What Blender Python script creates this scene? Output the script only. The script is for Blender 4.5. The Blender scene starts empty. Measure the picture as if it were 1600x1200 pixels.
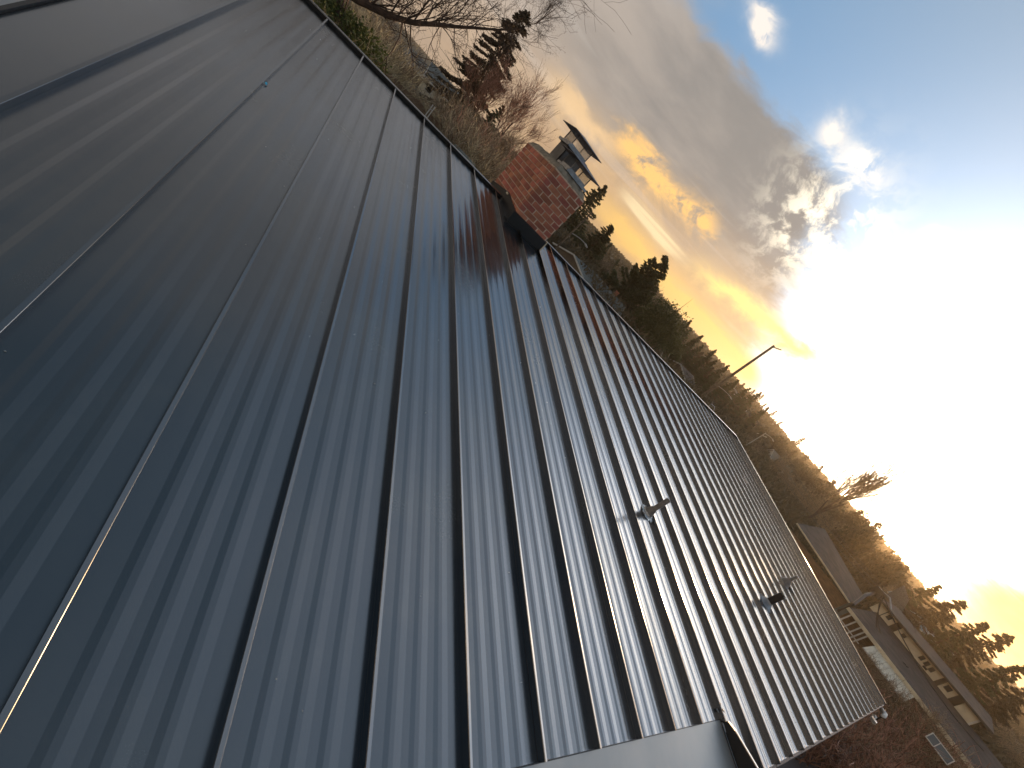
import bpy, bmesh, math, random
import numpy as np
from mathutils import Vector, Matrix
D2R = math.pi / 180.0
scene = bpy.context.scene
COL = scene.collection

# ------------------------------------------------------------------ camera
cam_data = bpy.data.cameras.new('camera')
cam = bpy.data.objects.new('camera', cam_data)
COL.objects.link(cam)
CAM = Vector((0.32597652, -5.89839364, 0.51403037))
RW = Matrix(((0.67289745, -0.42029384, -0.60873813),
             (-0.22630371, 0.66649806, -0.71032878),
             (0.70426959, 0.61573812, 0.35337079)))
cam.matrix_world = Matrix.Translation(CAM) @ RW.to_4x4()
cam_data.sensor_width = 36.0
cam_data.lens = 630.28 / 1600.0 * 36.0
cam_data.clip_start = 0.02
cam_data.clip_end = 5000.0
scene.camera = cam
scene.view_settings.view_transform = 'Standard'
scene.view_settings.look = 'None'
scene.view_settings.exposure = 0.42
scene.view_settings.gamma = 1.0
scene.view_settings.use_curve_mapping = False

SUN_AZ, SUN_EL = 9.5, 3.4
sun_dir = Vector((math.cos(SUN_AZ * D2R) * math.cos(SUN_EL * D2R), math.sin(SUN_AZ * D2R) * math.cos(SUN_EL * D2R), math.sin(SUN_EL * D2R)))

# ------------------------------------------------------------------ node expression helper
class NX:
    """wraps a float socket (or number) so that shader maths can be written as an expression"""
    def __init__(s, nt, v): s.nt, s.v = nt, v
    def _op(s, op, *o, clamp=False):
        n = s.nt.nodes.new('ShaderNodeMath'); n.operation = op; n.use_clamp = clamp
        for i, x in enumerate((s,) + o):
            x = x.v if isinstance(x, NX) else x
            if isinstance(x, (int, float)): n.inputs[i].default_value = float(x)
            else: s.nt.links.new(x, n.inputs[i])
        return NX(s.nt, n.outputs[0])
    def __add__(s, o): return s._op('ADD', o)
    __radd__ = __add__
    def __sub__(s, o): return s._op('SUBTRACT', o)
    def __rsub__(s, o): return NX(s.nt, o)._op('SUBTRACT', s)
    def __mul__(s, o): return s._op('MULTIPLY', o)
    __rmul__ = __mul__
    def __truediv__(s, o): return s._op('DIVIDE', o)
    def __pow__(s, o): return s._op('POWER', o)
    def exp(s): return NX(s.nt, math.e)._op('POWER', s)
    def clamp(s): return s._op('ADD', 0.0, clamp=True)
    def mn(s, o): return s._op('MINIMUM', o)
    def mx(s, o): return s._op('MAXIMUM', o)
    def ss(s, a, b):
        n = s.nt.nodes.new('ShaderNodeMapRange'); n.interpolation_type = 'SMOOTHSTEP'
        s.nt.links.new(s.v, n.inputs[0])
        lo, hi, f, t = (a, b, 0.0, 1.0) if a < b else (b, a, 1.0, 0.0)
        for i, x in zip((1, 2, 3, 4), (lo, hi, f, t)): n.inputs[i].default_value = x
        return NX(s.nt, n.outputs[0])
def gauss(x, c, w):
    d = (x - c) / w
    return (d * d * -1.0).exp()
def nnoise(nt, vec, scale, detail=4.0, rough=0.55, dist=0.0):
    n = nt.nodes.new('ShaderNodeTexNoise'); n.inputs['Scale'].default_value = scale
    n.inputs['Detail'].default_value = detail; n.inputs['Roughness'].default_value = rough; n.inputs['Distortion'].default_value = dist
    nt.links.new(vec, n.inputs['Vector'])
    return NX(nt, n.outputs['Fac'])
def comb(nt, x, y, z):
    n = nt.nodes.new('ShaderNodeCombineXYZ')
    for i, q in enumerate((x, y, z)):
        q = q.v if isinstance(q, NX) else q
        if isinstance(q, (int, float)): n.inputs[i].default_value = q
        else: nt.links.new(q, n.inputs[i])
    return n.outputs[0]
def cmix(nt, fac, a, b):
    n = nt.nodes.new('ShaderNodeMix'); n.data_type = 'RGBA'
    f = fac.v if isinstance(fac, NX) else fac
    if isinstance(f, (int, float)): n.inputs[0].default_value = f
    else: nt.links.new(f, n.inputs[0])
    for i, q in ((6, a), (7, b)):
        if isinstance(q, tuple): n.inputs[i].default_value = (*q, 1.0)
        else: nt.links.new(q, n.inputs[i])
    return n.outputs[2]
def cscale(nt, col, f):
    n = nt.nodes.new('ShaderNodeVectorMath'); n.operation = 'SCALE'
    if isinstance(col, tuple): n.inputs[0].default_value = col
    else: nt.links.new(col, n.inputs[0])
    f = f.v if isinstance(f, NX) else f
    if isinstance(f, (int, float)): n.inputs[3].default_value = f
    else: nt.links.new(f, n.inputs[3])
    return n.outputs[0]
def cadd(nt, a, b):
    n = nt.nodes.new('ShaderNodeVectorMath'); n.operation = 'ADD'
    nt.links.new(a, n.inputs[0]); nt.links.new(b, n.inputs[1])
    return n.outputs[0]

# ------------------------------------------------------------------ sky
world = bpy.data.worlds.new('World'); scene.world = world; world.use_nodes = True
nt = world.node_tree
for n in list(nt.nodes): nt.nodes.remove(n)
w_out = nt.nodes.new('ShaderNodeOutputWorld'); w_bg = nt.nodes.new('ShaderNodeBackground')
tc = nt.nodes.new('ShaderNodeTexCoord'); sep = nt.nodes.new('ShaderNodeSeparateXYZ')
nt.links.new(tc.outputs['Generated'], sep.inputs[0])
X, Y, Z = (NX(nt, sep.outputs[i]) for i in range(3))
az = Y._op('ARCTAN2', X) * (180 / math.pi)
el = Z.mx(-1.0).mn(1.0)._op('ARCSINE') * (180 / math.pi)
cosang = (X * sun_dir.x + Y * sun_dir.y + Z * sun_dir.z).mn(1.0).mx(-1.0)
ang = cosang._op('ARCCOSINE') * (180 / math.pi)
sky = nt.nodes.new('ShaderNodeTexSky'); sky.sky_type = 'NISHITA'; sky.sun_disc = False
sky.sun_elevation = SUN_EL * D2R; sky.sun_rotation = (90 - SUN_AZ) * D2R
sky.air_density = 1.0; sky.dust_density = 0.4; sky.ozone_density = 1.5
nish = cscale(nt, sky.outputs[0], 0.04)
# clear blue air, paler towards the horizon, and the white aureole of the low sun
blue = cmix(nt, el.ss(22, 48), (0.065, 0.20, 0.385), (0.16, 0.22, 0.29))
blue = cmix(nt, ang.ss(55, 95), blue, (0.042, 0.075, 0.105))
glow = ((ang * (-1 / 7.5)).exp() * 22.0 + (ang * (-1 / 20.0)).exp() * 0.9).mn(7.0)
glow_c = cmix(nt, ang.ss(2, 30), (1.0, 0.84, 0.60), (0.98, 1.0, 1.03))
base = cadd(nt, cadd(nt, cscale(nt, blue, 0.9), nish), cscale(nt, glow_c, glow))
# streaky, horizontally drawn out cloud coordinates
warp = nnoise(nt, comb(nt, az * 0.05, el * 0.16, 3.0), 1.0, 3.0) - 0.5
azw = az + warp * 6.0
elw = el + warp * 3.0
n_big = nnoise(nt, comb(nt, azw * 0.05, elw * 0.19, 0.0), 1.0, 6.0, 0.6)
n_fine = nnoise(nt, comb(nt, azw * 0.17, elw * 0.34, 7.0), 1.0, 7.0, 0.62, 0.4)
n_puff = nnoise(nt, comb(nt, azw * 0.30, elw * 0.33, 11.0), 1.0, 8.0, 0.66, 0.2)
n_streak = nnoise(nt, comb(nt, az * 0.03, (el + az * 0.03) * 0.55, 5.0), 1.0, 5.0, 0.6, 0.5)
# the grey cloud bank left of the sun
edge = (n_fine - 0.5) * 10.0 + (n_big - 0.5) * 6.0
bank = (el + edge * 0.45).ss(23.5, 21.0) * (az + edge * 0.9 - (el - 11) * 0.6).ss(31.0, 38.0) * az.ss(170, 130)
bank_hi = cmix(nt, n_big.ss(0.35, 0.68), (0.23, 0.215, 0.20), (0.34, 0.30, 0.265))
bank_lo = cmix(nt, n_fine.ss(0.3, 0.7), (0.46, 0.30, 0.18), (0.68, 0.44, 0.22))
bank_c = cmix(nt, (el + (n_big - 0.5) * 8 - (58 - az) * 0.08).ss(13.5, 4.5), bank_hi, bank_lo)
bank_c = cmix(nt, (az - 50).ss(12, 40) * 0.7, bank_c, (0.54, 0.44, 0.36))
bank_c = cmix(nt, ((n_streak + 0.1 - (el - 8)._op('ABSOLUTE') * 0.02))  .ss(0.60, 0.78) * 0.16, bank_c, (0.85, 0.80, 0.72))
col = cmix(nt, bank * 0.96, base, bank_c)
# lit orange streaks in and under the bank
s1 = gauss(el + (az - 55) * 0.06 + (n_fine - 0.5) * 5.5, 10.6, 1.2) * (az + (n_fine - 0.5) * 8).ss(46, 49) * (az + (n_fine - 0.5) * 8).ss(66, 61) * n_puff.ss(0.33, 0.5)
col = cmix(nt, (s1 * 1.25).clamp(), col, (0.95, 0.56, 0.19))
s2 = gauss(el + (n_fine - 0.5) * 3, 3.6, 1.6) * az.ss(26, 32) * az.ss(66, 52)
col = cmix(nt, (s2 * 1.2).clamp(), col, (1.0, 0.62, 0.17))
s3 = gauss(el + (az - 40) * 0.12 + (n_fine - 0.5) * 5, 8.2, 1.3) * az.ss(24, 30) * az.ss(48, 40)
col = cmix(nt, (s3 * 1.0).clamp(), col, (1.15, 0.82, 0.26))
s4 = gauss(el + (n_streak - 0.5) * 7, 6.9, 0.9) * az.ss(45, 50) * az.ss(60, 56)
col = cmix(nt, (s4 * 0.6).clamp(), col, (1.1, 0.92, 0.55))
s5 = (gauss(el + (n_fine - 0.5) * 7, 5.4, 4.2) * (az + (n_big - 0.5) * 9).ss(7.5, 0.0) * az.ss(-40, -15) * 1.15).clamp()
inv = 1.0 - s5 * 0.97
col = cscale(nt, col, inv * inv * inv * inv)
col = cadd(nt, col, cscale(nt, cmix(nt, n_fine.ss(0.35, 0.65), (0.62, 0.27, 0.075), (0.90, 0.46, 0.14)), s5))
s6 = gauss(el + (n_fine - 0.5) * 6, 8.5, 1.4) * az.ss(76, 70) * az.ss(60, 66)
col = cmix(nt, (s6 * 0.7).clamp(), col, (0.92, 0.62, 0.32))
# bright broken puffs on the bank's sunward edge, and scattered puffs in the blue
pf = n_puff.ss(0.44, 0.60) * gauss(az - (el - 18) * 0.25, 39.5, 5.5) * gauss(el, 18.5, 5.0)
col = cmix(nt, (pf * 1.1).clamp(), col, (1.25, 1.12, 0.88))
ps = n_puff.ss(0.46, 0.30) * gauss(az - (el - 18) * 0.35, 40.0, 7.0) * gauss(el, 19.0, 4.0)
def puff(a0, e0, wa, we, c, k=1.3):
    g = gauss(az + (n_fine - 0.5) * 3, a0, wa) * gauss(el + (n_fine - 0.5) * 3, e0, we) * n_puff.ss(0.3, 0.52)
    return cmix(nt, (g * k).clamp(), col, c)
col = puff(60.8, 25.4, 1.9, 0.7, (0.80, 0.74, 0.68), 1.6)
col = puff(42.5, 24.4, 2.6, 1.1, (0.90, 0.86, 0.80), 1.6)
col = puff(47.0, 24.6, 1.3, 1.0, (0.85, 0.80, 0.74), 1.5)
col = puff(31.8, 24.0, 0.9, 0.7, (0.95, 0.93, 0.90), 1.6)
# thin pale veil over the blue, high right
veil = nnoise(nt, comb(nt, az * 0.02, el * 0.05, 9.0), 1.0, 4.0).ss(0.42, 0.75) * az.ss(50, 30)
col = cmix(nt, veil * 0.12, col, (0.62, 0.60, 0.66))
# behind the photographer a dimmer blue with soft grey cloud, plus an added warm band
back = ang.ss(85, 150)
col = cmix(nt, back * n_big.ss(0.45, 0.7) * 0.4, col, (0.30, 0.29, 0.30))
col = cmix(nt, ang.ss(75, 115) * el.ss(36, 4) * 0.95, col, (0.66, 0.53, 0.41))  # unseen warm low glow, added to light bricks and walls facing the camera
gw = (az + (n_big - 0.5) * 14 - 64).ss(0, 16) * el.ss(17, 27) * el.ss(66, 44) * az.ss(175, 140)  # unseen grey cloud above the bank; lower part brightened to lift roof reflections
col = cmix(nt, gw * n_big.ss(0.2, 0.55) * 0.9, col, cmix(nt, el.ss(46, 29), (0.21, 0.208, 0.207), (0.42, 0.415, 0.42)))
# disc of the sun (the sun lamp lights, this is what one sees of it)
disc = ang.ss(1.1, 0.5)
col = cadd(nt, col, cscale(nt, (14.0, 9.0, 3.5), disc))
# under the horizon: dim earth
col = cmix(nt, el.ss(0.0, -1.5), col, (0.09, 0.07, 0.055))
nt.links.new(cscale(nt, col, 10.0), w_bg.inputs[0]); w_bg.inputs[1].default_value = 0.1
nt.links.new(w_bg.outputs[0], w_out.inputs[0])

sun_data = bpy.data.lights.new('sun', 'SUN'); sun_data.energy = 3.2; sun_data.angle = 0.6 * D2R; sun_data.color = (1.0, 0.62, 0.30)
sun = bpy.data.objects.new('sun', sun_data); COL.objects.link(sun)
sun.rotation_euler = sun_dir.to_track_quat('Z', 'Y').to_euler()

# ------------------------------------------------------------------ object helpers
class MB:
    """collects boxes, tubes and quads, then links them as ONE mesh object"""
    def __init__(s): s.v = []; s.f = []
    def quad(s, *p):
        i = len(s.v); s.v += [tuple(q) for q in p]; s.f.append(tuple(range(i, i + len(p))))
    def box(s, a, b):
        x0, y0, z0 = a; x1, y1, z1 = b
        i = len(s.v)
        s.v += [(x0, y0, z0), (x1, y0, z0), (x1, y1, z0), (x0, y1, z0), (x0, y0, z1), (x1, y0, z1), (x1, y1, z1), (x0, y1, z1)]
        s.f += [tuple(i + k for k in q) for q in ((0, 3, 2, 1), (4, 5, 6, 7), (0, 1, 5, 4), (1, 2, 6, 5), (2, 3, 7, 6), (3, 0, 4, 7))]
        return s
    def prism(s, prof, y0, y1):
        """closed profile of (x,z) swept along y"""
        n = len(prof); i = len(s.v)
        s.v += [(x, y0, z) for x, z in prof] + [(x, y1, z) for x, z in prof]
        for k in range(n): s.f.append((i + k, i + (k + 1) % n, i + n + (k + 1) % n, i + n + k))
        s.f.append(tuple(i + k for k in reversed(range(n)))); s.f.append(tuple(i + n + k for k in range(n)))
        return s
    def strip(s, prof, y0, y1):
        n = len(prof); i = len(s.v)
        s.v += [(x, y0, z) for x, z in prof] + [(x, y1, z) for x, z in prof]
        for k in range(n - 1): s.f.append((i + k, i + k + 1, i + n + k + 1, i + n + k))
        return s
    def tube(s, pts, rad, n=8, cap=True):
        pts = [Vector(p) for p in pts]
        rad = rad if isinstance(rad, (list, tuple)) else [rad] * len(pts)
        i0 = len(s.v)
        for k, p in enumerate(pts):
            d = (pts[min(k + 1, len(pts) - 1)] - pts[max(k - 1, 0)]).normalized()
            u = d.cross(Vector((0, 0, 1)) if abs(d.z) < 0.9 else Vector((1, 0, 0))).normalized(); w = d.cross(u)
            for j in range(n):
                a = 2 * math.pi * j / n
                s.v.append(tuple(p + (u * math.cos(a) + w * math.sin(a)) * rad[k]))
        for k in range(len(pts) - 1):
            for j in range(n):
                a, b = i0 + k * n + j, i0 + k * n + (j + 1) % n
                s.f.append((a, b, b + n, a + n))
        if cap:
            s.f.append(tuple(i0 + j for j in reversed(range(n)))); s.f.append(tuple(i0 + (len(pts) - 1) * n + j for j in range(n)))
        return s
    def mesh(s, name, mat=None, smooth=False):
        m = bpy.data.meshes.new(name); m.from_pydata(s.v, [], s.f)
        if mat: m.materials.append(mat)
        if smooth: m.polygons.foreach_set('use_smooth', [True] * len(m.polygons))
        m.update(); return m
    def build(s, name, mat, parent=None, smooth=False, bevel=0):
        return link(name, s.mesh(name, mat, smooth), parent, bevel=bevel)
def link(name, mesh, parent=None, loc=None, rot=None, bevel=0):
    o = bpy.data.objects.new(name, mesh); COL.objects.link(o); o.parent = parent
    if loc is not None: o.location = loc
    if rot is not None: o.rotation_euler = rot
    if bevel:
        b = o.modifiers.new('bevel', 'BEVEL'); b.width = bevel; b.segments = 2; b.limit_method = 'ANGLE'
    return o
def tag(o, label=None, cat=None, group=None, kind=None):
    if label: o['label'] = label
    if cat: o['category'] = cat
    if group: o['group'] = group
    if kind: o['kind'] = kind
    return o
def thing(name, label, cat, loc=(0, 0, 0), rot=(0, 0, 0), group=None):
    o = bpy.data.objects.new(name, None); COL.objects.link(o); o.location = loc; o.rotation_euler = rot
    o.empty_display_size = 0.2
    return tag(o, label, cat, group)
def at(azd, r, z=None):
    """a spot on the land, by compass bearing and distance from the ladder's foot"""
    x, y = CAM.x + r * math.cos(azd * D2R), CAM.y + r * math.sin(azd * D2R)
    return Vector((x, y, H(x, y) if z is None else z))
def sstep(a, b, x):
    t = max(0.0, min(1.0, (x - a) / (b - a))); return t * t * (3 - 2 * t)
def H(x, y):
    r = math.hypot(x - CAM.x, y - CAM.y)
    north = sstep(2, 10, y) * (1 - sstep(10, 45, x)) * (1 - sstep(60, 130, y) * 0.3)
    z = -6.0 + 3.4 * north + 1.6 * sstep(30, 80, y) * (1 - north)
    azd = math.degrees(math.atan2(y - CAM.y, x - CAM.x))
    lowk = 1 - 0.86 * sstep(50, 75, azd) if azd > 0 else 1 + 0.1 * sstep(0, -10, azd)
    z += (sstep(70, 620, r) * 21.0 + sstep(600, 1500, r) * 22) * lowk
    z += 0.35 * math.sin(x * 0.061 + 1.3) * math.cos(y * 0.053) * sstep(40, 120, r) * 2
    return z

# ------------------------------------------------------------------ materials
def mat(name, col, rough=0.7, metal=0.0, spec=0.5):
    m = bpy.data.materials.new(name); m.use_nodes = True
    b = m.node_tree.nodes['Principled BSDF']
    b.inputs['Base Color'].default_value = (*col, 1); b.inputs['Roughness'].default_value = rough
    b.inputs['Metallic'].default_value = metal; b.inputs['Specular IOR Level'].default_value = spec
    return m
def noisy(name, c0, c1, scale=3.0, rough=0.75, bump=0.0, bscale=None, stretch=(1, 1, 1), detail=5, lo=0.35, hi=0.65, metal=0.0, rnd=0.0, rough2=None, spec=0.5, bdist=0.02):
    m = mat(name, c0, rough, metal, spec); nt = m.node_tree; b = nt.nodes['Principled BSDF']
    tcn = nt.nodes.new('ShaderNodeTexCoord'); mp = nt.nodes.new('ShaderNodeMapping'); mp.inputs['Scale'].default_value = stretch
    nt.links.new(tcn.outputs['Object'], mp.inputs[0])
    n = nnoise(nt, mp.outputs[0], scale, detail)
    c = cmix(nt, n.ss(lo, hi), c0, c1)
    if rnd:
        oi = nt.nodes.new('ShaderNodeObjectInfo')
        hs = nt.nodes.new('ShaderNodeHueSaturation'); hs.inputs['Saturation'].default_value = 1.0
        v = NX(nt, oi.outputs['Random']) * (2 * rnd) + (1 - rnd)
        nt.links.new(v.v, hs.inputs['Value'])
        v2 = (NX(nt, oi.outputs['Random']) * 7.31)._op('FRACT') * 0.02 + 0.49
        nt.links.new(v2.v, hs.inputs['Hue'])
        nt.links.new(c, hs.inputs['Color']); c = hs.outputs[0]
    nt.links.new(c, b.inputs['Base Color'])
    if rough2 is not None: nt.links.new((n * (rough2 - rough) + rough).v, b.inputs['Roughness'])
    if bump:
        n2 = nnoise(nt, mp.outputs[0], bscale or scale * 4, 6)
        bp = nt.nodes.new('ShaderNodeBump'); bp.inputs['Strength'].default_value = bump; bp.inputs['Distance'].default_value = bdist
        nt.links.new(n2.v, bp.inputs['Height']); nt.links.new(bp.outputs[0], b.inputs['Normal'])
    return m
def leafmat(name, c0, c1, trans=0.25, scale=0.6):
    m = mat(name, c0, 0.65, spec=0.25); nt = m.node_tree; b = nt.nodes['Principled BSDF']
    geo = nt.nodes.new('ShaderNodeNewGeometry'); tcn = nt.nodes.new('ShaderNodeTexCoord')
    f = NX(nt, geo.outputs['Random Per Island']) * 0.6 + nnoise(nt, tcn.outputs['Object'], scale, 3).ss(0.35, 0.65) * 0.4
    c = cmix(nt, f, c0, c1); nt.links.new(c, b.inputs['Base Color'])
    tr = nt.nodes.new('ShaderNodeBsdfTranslucent'); mx = nt.nodes.new('ShaderNodeMixShader'); mx.inputs[0].default_value = trans
    nt.links.new(c, tr.inputs[0]); nt.links.new(b.outputs[0], mx.inputs[1]); nt.links.new(tr.outputs[0], mx.inputs[2])
    nt.links.new(mx.outputs[0], nt.nodes['Material Output'].inputs[0])
    return m

def roof_metal():
    """dark painted steel: satin gloss, faint dust, fine handling marks, slight oil-canning"""
    m = mat('charcoal_steel', (0.035, 0.04, 0.047), 0.3); nt = m.node_tree; b = nt.nodes['Principled BSDF']
    tcn = nt.nodes.new('ShaderNodeTexCoord'); oi = nt.nodes.new('ShaderNodeObjectInfo')
    add = nt.nodes.new('ShaderNodeVectorMath'); nt.links.new(tcn.outputs['Object'], add.inputs[0])
    sc = cscale(nt, oi.outputs['Location'], 1.7); nt.links.new(sc, add.inputs[1])
    P = add.outputs[0]
    mp = nt.nodes.new('ShaderNodeMapping'); mp.inputs['Scale'].default_value = (9, 0.7, 1); nt.links.new(P, mp.inputs[0])
    streak = nnoise(nt, mp.outputs[0], 1.0, 5)
    dust = nnoise(nt, P, 1.3, 7, 0.65)
    grain = nnoise(nt, P, 420.0, 2)
    fleck = nnoise(nt, P, 60.0, 3, 0.7).ss(0.76, 0.82)
    c = cmix(nt, dust.ss(0.40, 0.75) * 0.6, (0.225, 0.232, 0.243), (0.27, 0.265, 0.255))
    c = cmix(nt, fleck * 0.12, c, (0.42, 0.41, 0.39))
    nt.links.new(c, b.inputs['Base Color'])
    r = streak * 0.05 + dust.ss(0.35, 0.75) * 0.08 + grain * 0.05 + ROUGH
    nt.links.new(r.v, b.inputs['Roughness'])
    b.inputs['Metallic'].default_value = 1.0
    mp2 = nt.nodes.new('ShaderNodeMapping'); mp2.inputs['Scale'].default_value = (5, 0.9, 1); nt.links.new(P, mp2.inputs[0])
    wob = nnoise(nt, mp2.outputs[0], 1.0, 2)
    bp = nt.nodes.new('ShaderNodeBump'); bp.inputs['Strength'].default_value = 1.0; bp.inputs['Distance'].default_value = 0.0011
    nt.links.new(wob.v, bp.inputs['Height'])
    bp2 = nt.nodes.new('ShaderNodeBump'); bp2.inputs['Strength'].default_value = 0.12; bp2.inputs['Distance'].default_value = 0.0004
    nt.links.new(grain.v, bp2.inputs['Height']); nt.links.new(bp.outputs[0], bp2.inputs['Normal'])
    nt.links.new(bp2.outputs[0], b.inputs['Normal'])
    return m
ROUGH = 0.15
M_ROOF = roof_metal()
M_TRIM = noisy('dark_trim_steel', (0.008, 0.009, 0.010), (0.014, 0.014, 0.015), 3, 0.42, 0.1, 40)
M_SHEET = noisy('plain_grey_steel', (0.34, 0.345, 0.34), (0.42, 0.41, 0.39), 2.2, 0.42, 0.15, 9, (1, 0.6, 1), metal=0.35, bdist=0.004)
M_GALV = noisy('galvanised_steel', (0.30, 0.31, 0.32), (0.42, 0.42, 0.42), 12, 0.38, 0.15, 60, metal=0.7)
M_LEAD = noisy('dull_lead_grey', (0.20, 0.18, 0.16), (0.29, 0.26, 0.23), 20, 0.6, 0.3, 60, metal=0.2)
M_CHROME = noisy('crinkled_foil_steel', (0.5, 0.5, 0.5), (0.68, 0.67, 0.65), 30, 0.22, 0.9, 35, metal=0.9)
M_BLACK = noisy('black_rubber', (0.010, 0.009, 0.009), (0.018, 0.016, 0.015), 20, 0.5, 0.2, 50)
M_BRICK = noisy('fired_red_brick', (0.54, 0.19, 0.105), (0.36, 0.125, 0.085), 9, 0.85, 0.6, 60, rnd=0.30, lo=0.3, hi=0.75, bdist=0.006)
M_MORTAR = noisy('old_mortar', (0.72, 0.56, 0.42), (0.58, 0.43, 0.32), 14, 0.95, 0.8, 70, bdist=0.006)
M_CROWN = noisy('weathered_crown_mortar', (0.36, 0.30, 0.22), (0.20, 0.17, 0.13), 7, 0.95, 0.8, 30, bdist=0.01)
M_CREAM = noisy('cream_paint', (0.72, 0.63, 0.46), (0.60, 0.52, 0.38), 1.5, 0.75, 0.1, 20)
M_WHITE = noisy('white_trim_paint', (0.72, 0.69, 0.64), (0.6, 0.57, 0.52), 3, 0.6)
M_SHIN = noisy('asphalt_shingle', (0.092, 0.075, 0.066), (0.055, 0.046, 0.043), 1.1, 0.95, 0.5, 7, bdist=0.03, spec=0.08)
M_SHIN2 = noisy('green_grey_shingle', (0.22, 0.23, 0.215), (0.15, 0.16, 0.15), 0.8, 0.9, 0.4, 5, spec=0.08)
M_GLASS = mat('dark_window_glass', (0.015, 0.015, 0.016), 0.12)
M_PALEGLASS = mat('pale_glazing', (0.16, 0.18, 0.19), 0.15)
M_WOOD = noisy('weathered_timber', (0.26, 0.16, 0.09), (0.17, 0.11, 0.07), 2, 0.85, 0.3, 30, (1, 1, 6))
M_POLE = noisy('utility_pole_timber', (0.20, 0.15, 0.10), (0.12, 0.09, 0.065), 3, 0.9, 0.3, 20)
M_STEELPOLE = mat('lamp_steel', (0.45, 0.43, 0.40), 0.5, 0.4)
M_BARK = noisy('brown_bark', (0.115, 0.075, 0.055), (0.065, 0.045, 0.035), 5, 0.95, 0.4, 20)
M_TWIG = noisy('pale_winter_twigs', (0.44, 0.33, 0.22), (0.10, 0.07, 0.045), 5, 0.9)
M_TWIGRED = noisy('reddish_winter_twigs', (0.50, 0.27, 0.19), (0.13, 0.07, 0.05), 4, 0.9)
M_TWIGYEL = noisy('straw_coloured_twigs', (0.60, 0.50, 0.31), (0.17, 0.13, 0.08), 5, 0.9)
M_NEEDLE = leafmat('spruce_needles', (0.045, 0.062, 0.030), (0.12, 0.12, 0.06), 0.2)
M_NEEDLEB = leafmat('brownish_needles', (0.055, 0.042, 0.026), (0.12, 0.085, 0.05), 0.2)
M_CEDAR = leafmat('cedar_foliage', (0.04, 0.06, 0.028), (0.10, 0.115, 0.05), 0.15, 1.2)
M_LAUREL = leafmat('laurel_leaves', (0.045, 0.062, 0.025), (0.12, 0.13, 0.055), 0.2, 1.0)
M_GREEN = leafmat('winter_green_leaves', (0.05, 0.07, 0.022), (0.17, 0.19, 0.06), 0.25)
M_FAR = leafmat('far_wood_foliage', (0.05, 0.045, 0.026), (0.18, 0.135, 0.08), 0.2, 0.08)
M_GROUND = noisy('winter_ground', (0.10, 0.082, 0.056), (0.055, 0.058, 0.03), 0.09, 0.95, 0.6, 1.5, bdist=0.2)
M_ASPHALT = noisy('driveway_asphalt', (0.10, 0.088, 0.088), (0.075, 0.065, 0.062), 0.8, 0.9, 0.3, 15)
M_BLUE = mat('pale_blue_paint', (0.30, 0.38, 0.42), 0.6)
M_STUCCO = noisy('dun_stucco', (0.22, 0.17, 0.12), (0.17, 0.13, 0.10), 1, 0.9, 0.2, 12)
M_TAPE = mat('blue_tape', (0.02, 0.35, 0.55), 0.5)
M_FLECK = mat('pale_grit', (0.6, 0.58, 0.52), 0.8)

# ------------------------------------------------------------------ land
def land():
    rs = [0, 6, 12, 20, 30, 40, 52, 66, 82, 100, 125, 155, 190, 235, 290, 360, 450, 560, 700, 900, 1200, 1600, 2200, 3000]
    na = 180; v = [(CAM.x, CAM.y, H(CAM.x, CAM.y))]; f = []
    for r in rs[1:]:
        for k in range(na):
            a = 2 * math.pi * k / na; x, y = CAM.x + r * math.cos(a), CAM.y + r * math.sin(a); v.append((x, y, H(x, y)))
    for k in range(na): f.append((0, 1 + k, 1 + (k + 1) % na))
    for i in range(len(rs) - 2):
        for k in range(na):
            a, b = 1 + i * na + k, 1 + i * na + (k + 1) % na; f.append((a, a + na, b + na, b))
    m = bpy.data.meshes.new('ground'); m.from_pydata(v, [], f); m.materials.append(M_GROUND)
    m.polygons.foreach_set('use_smooth', [True] * len(m.polygons))
    tag(link('ground', m), kind='structure')
land()
g = MB()
for k in range(16):
    x0, x1 = 12 + k * 3.0, 15 + k * 3.0
    y0, y1 = -7.9 - 0.02 * k, -4.4 - 0.10 * k
    g.quad((x0, y0, H(x0, y0) + 0.03), (x1, y0 - .02, H(x1, y0) + 0.03), (x1, y1 - .1, H(x1, y1) + 0.03), (x0, y1, H(x0, y1) + 0.03))
tag(g.build('driveway', M_ASPHALT), kind='structure')

g = MB()
for i in range(6):
    for j in range(6):
        xa, xb, ya, yb = -21 + i * 3.3, -21 + (i + 1) * 3.3, -6 + j * 3.2, -6 + (j + 1) * 3.2
        g.quad(*[(x, y, max(H(x, y), -3.6) + 0.06) for x, y in ((xa, ya), (xb, ya), (xb, yb), (xa, yb))])
tag(g.build('patio', noisy('pale_concrete', (0.62, 0.60, 0.58), (0.48, 0.46, 0.44), 1.2, 0.9, 0.2, 9)), kind='structure')

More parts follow.
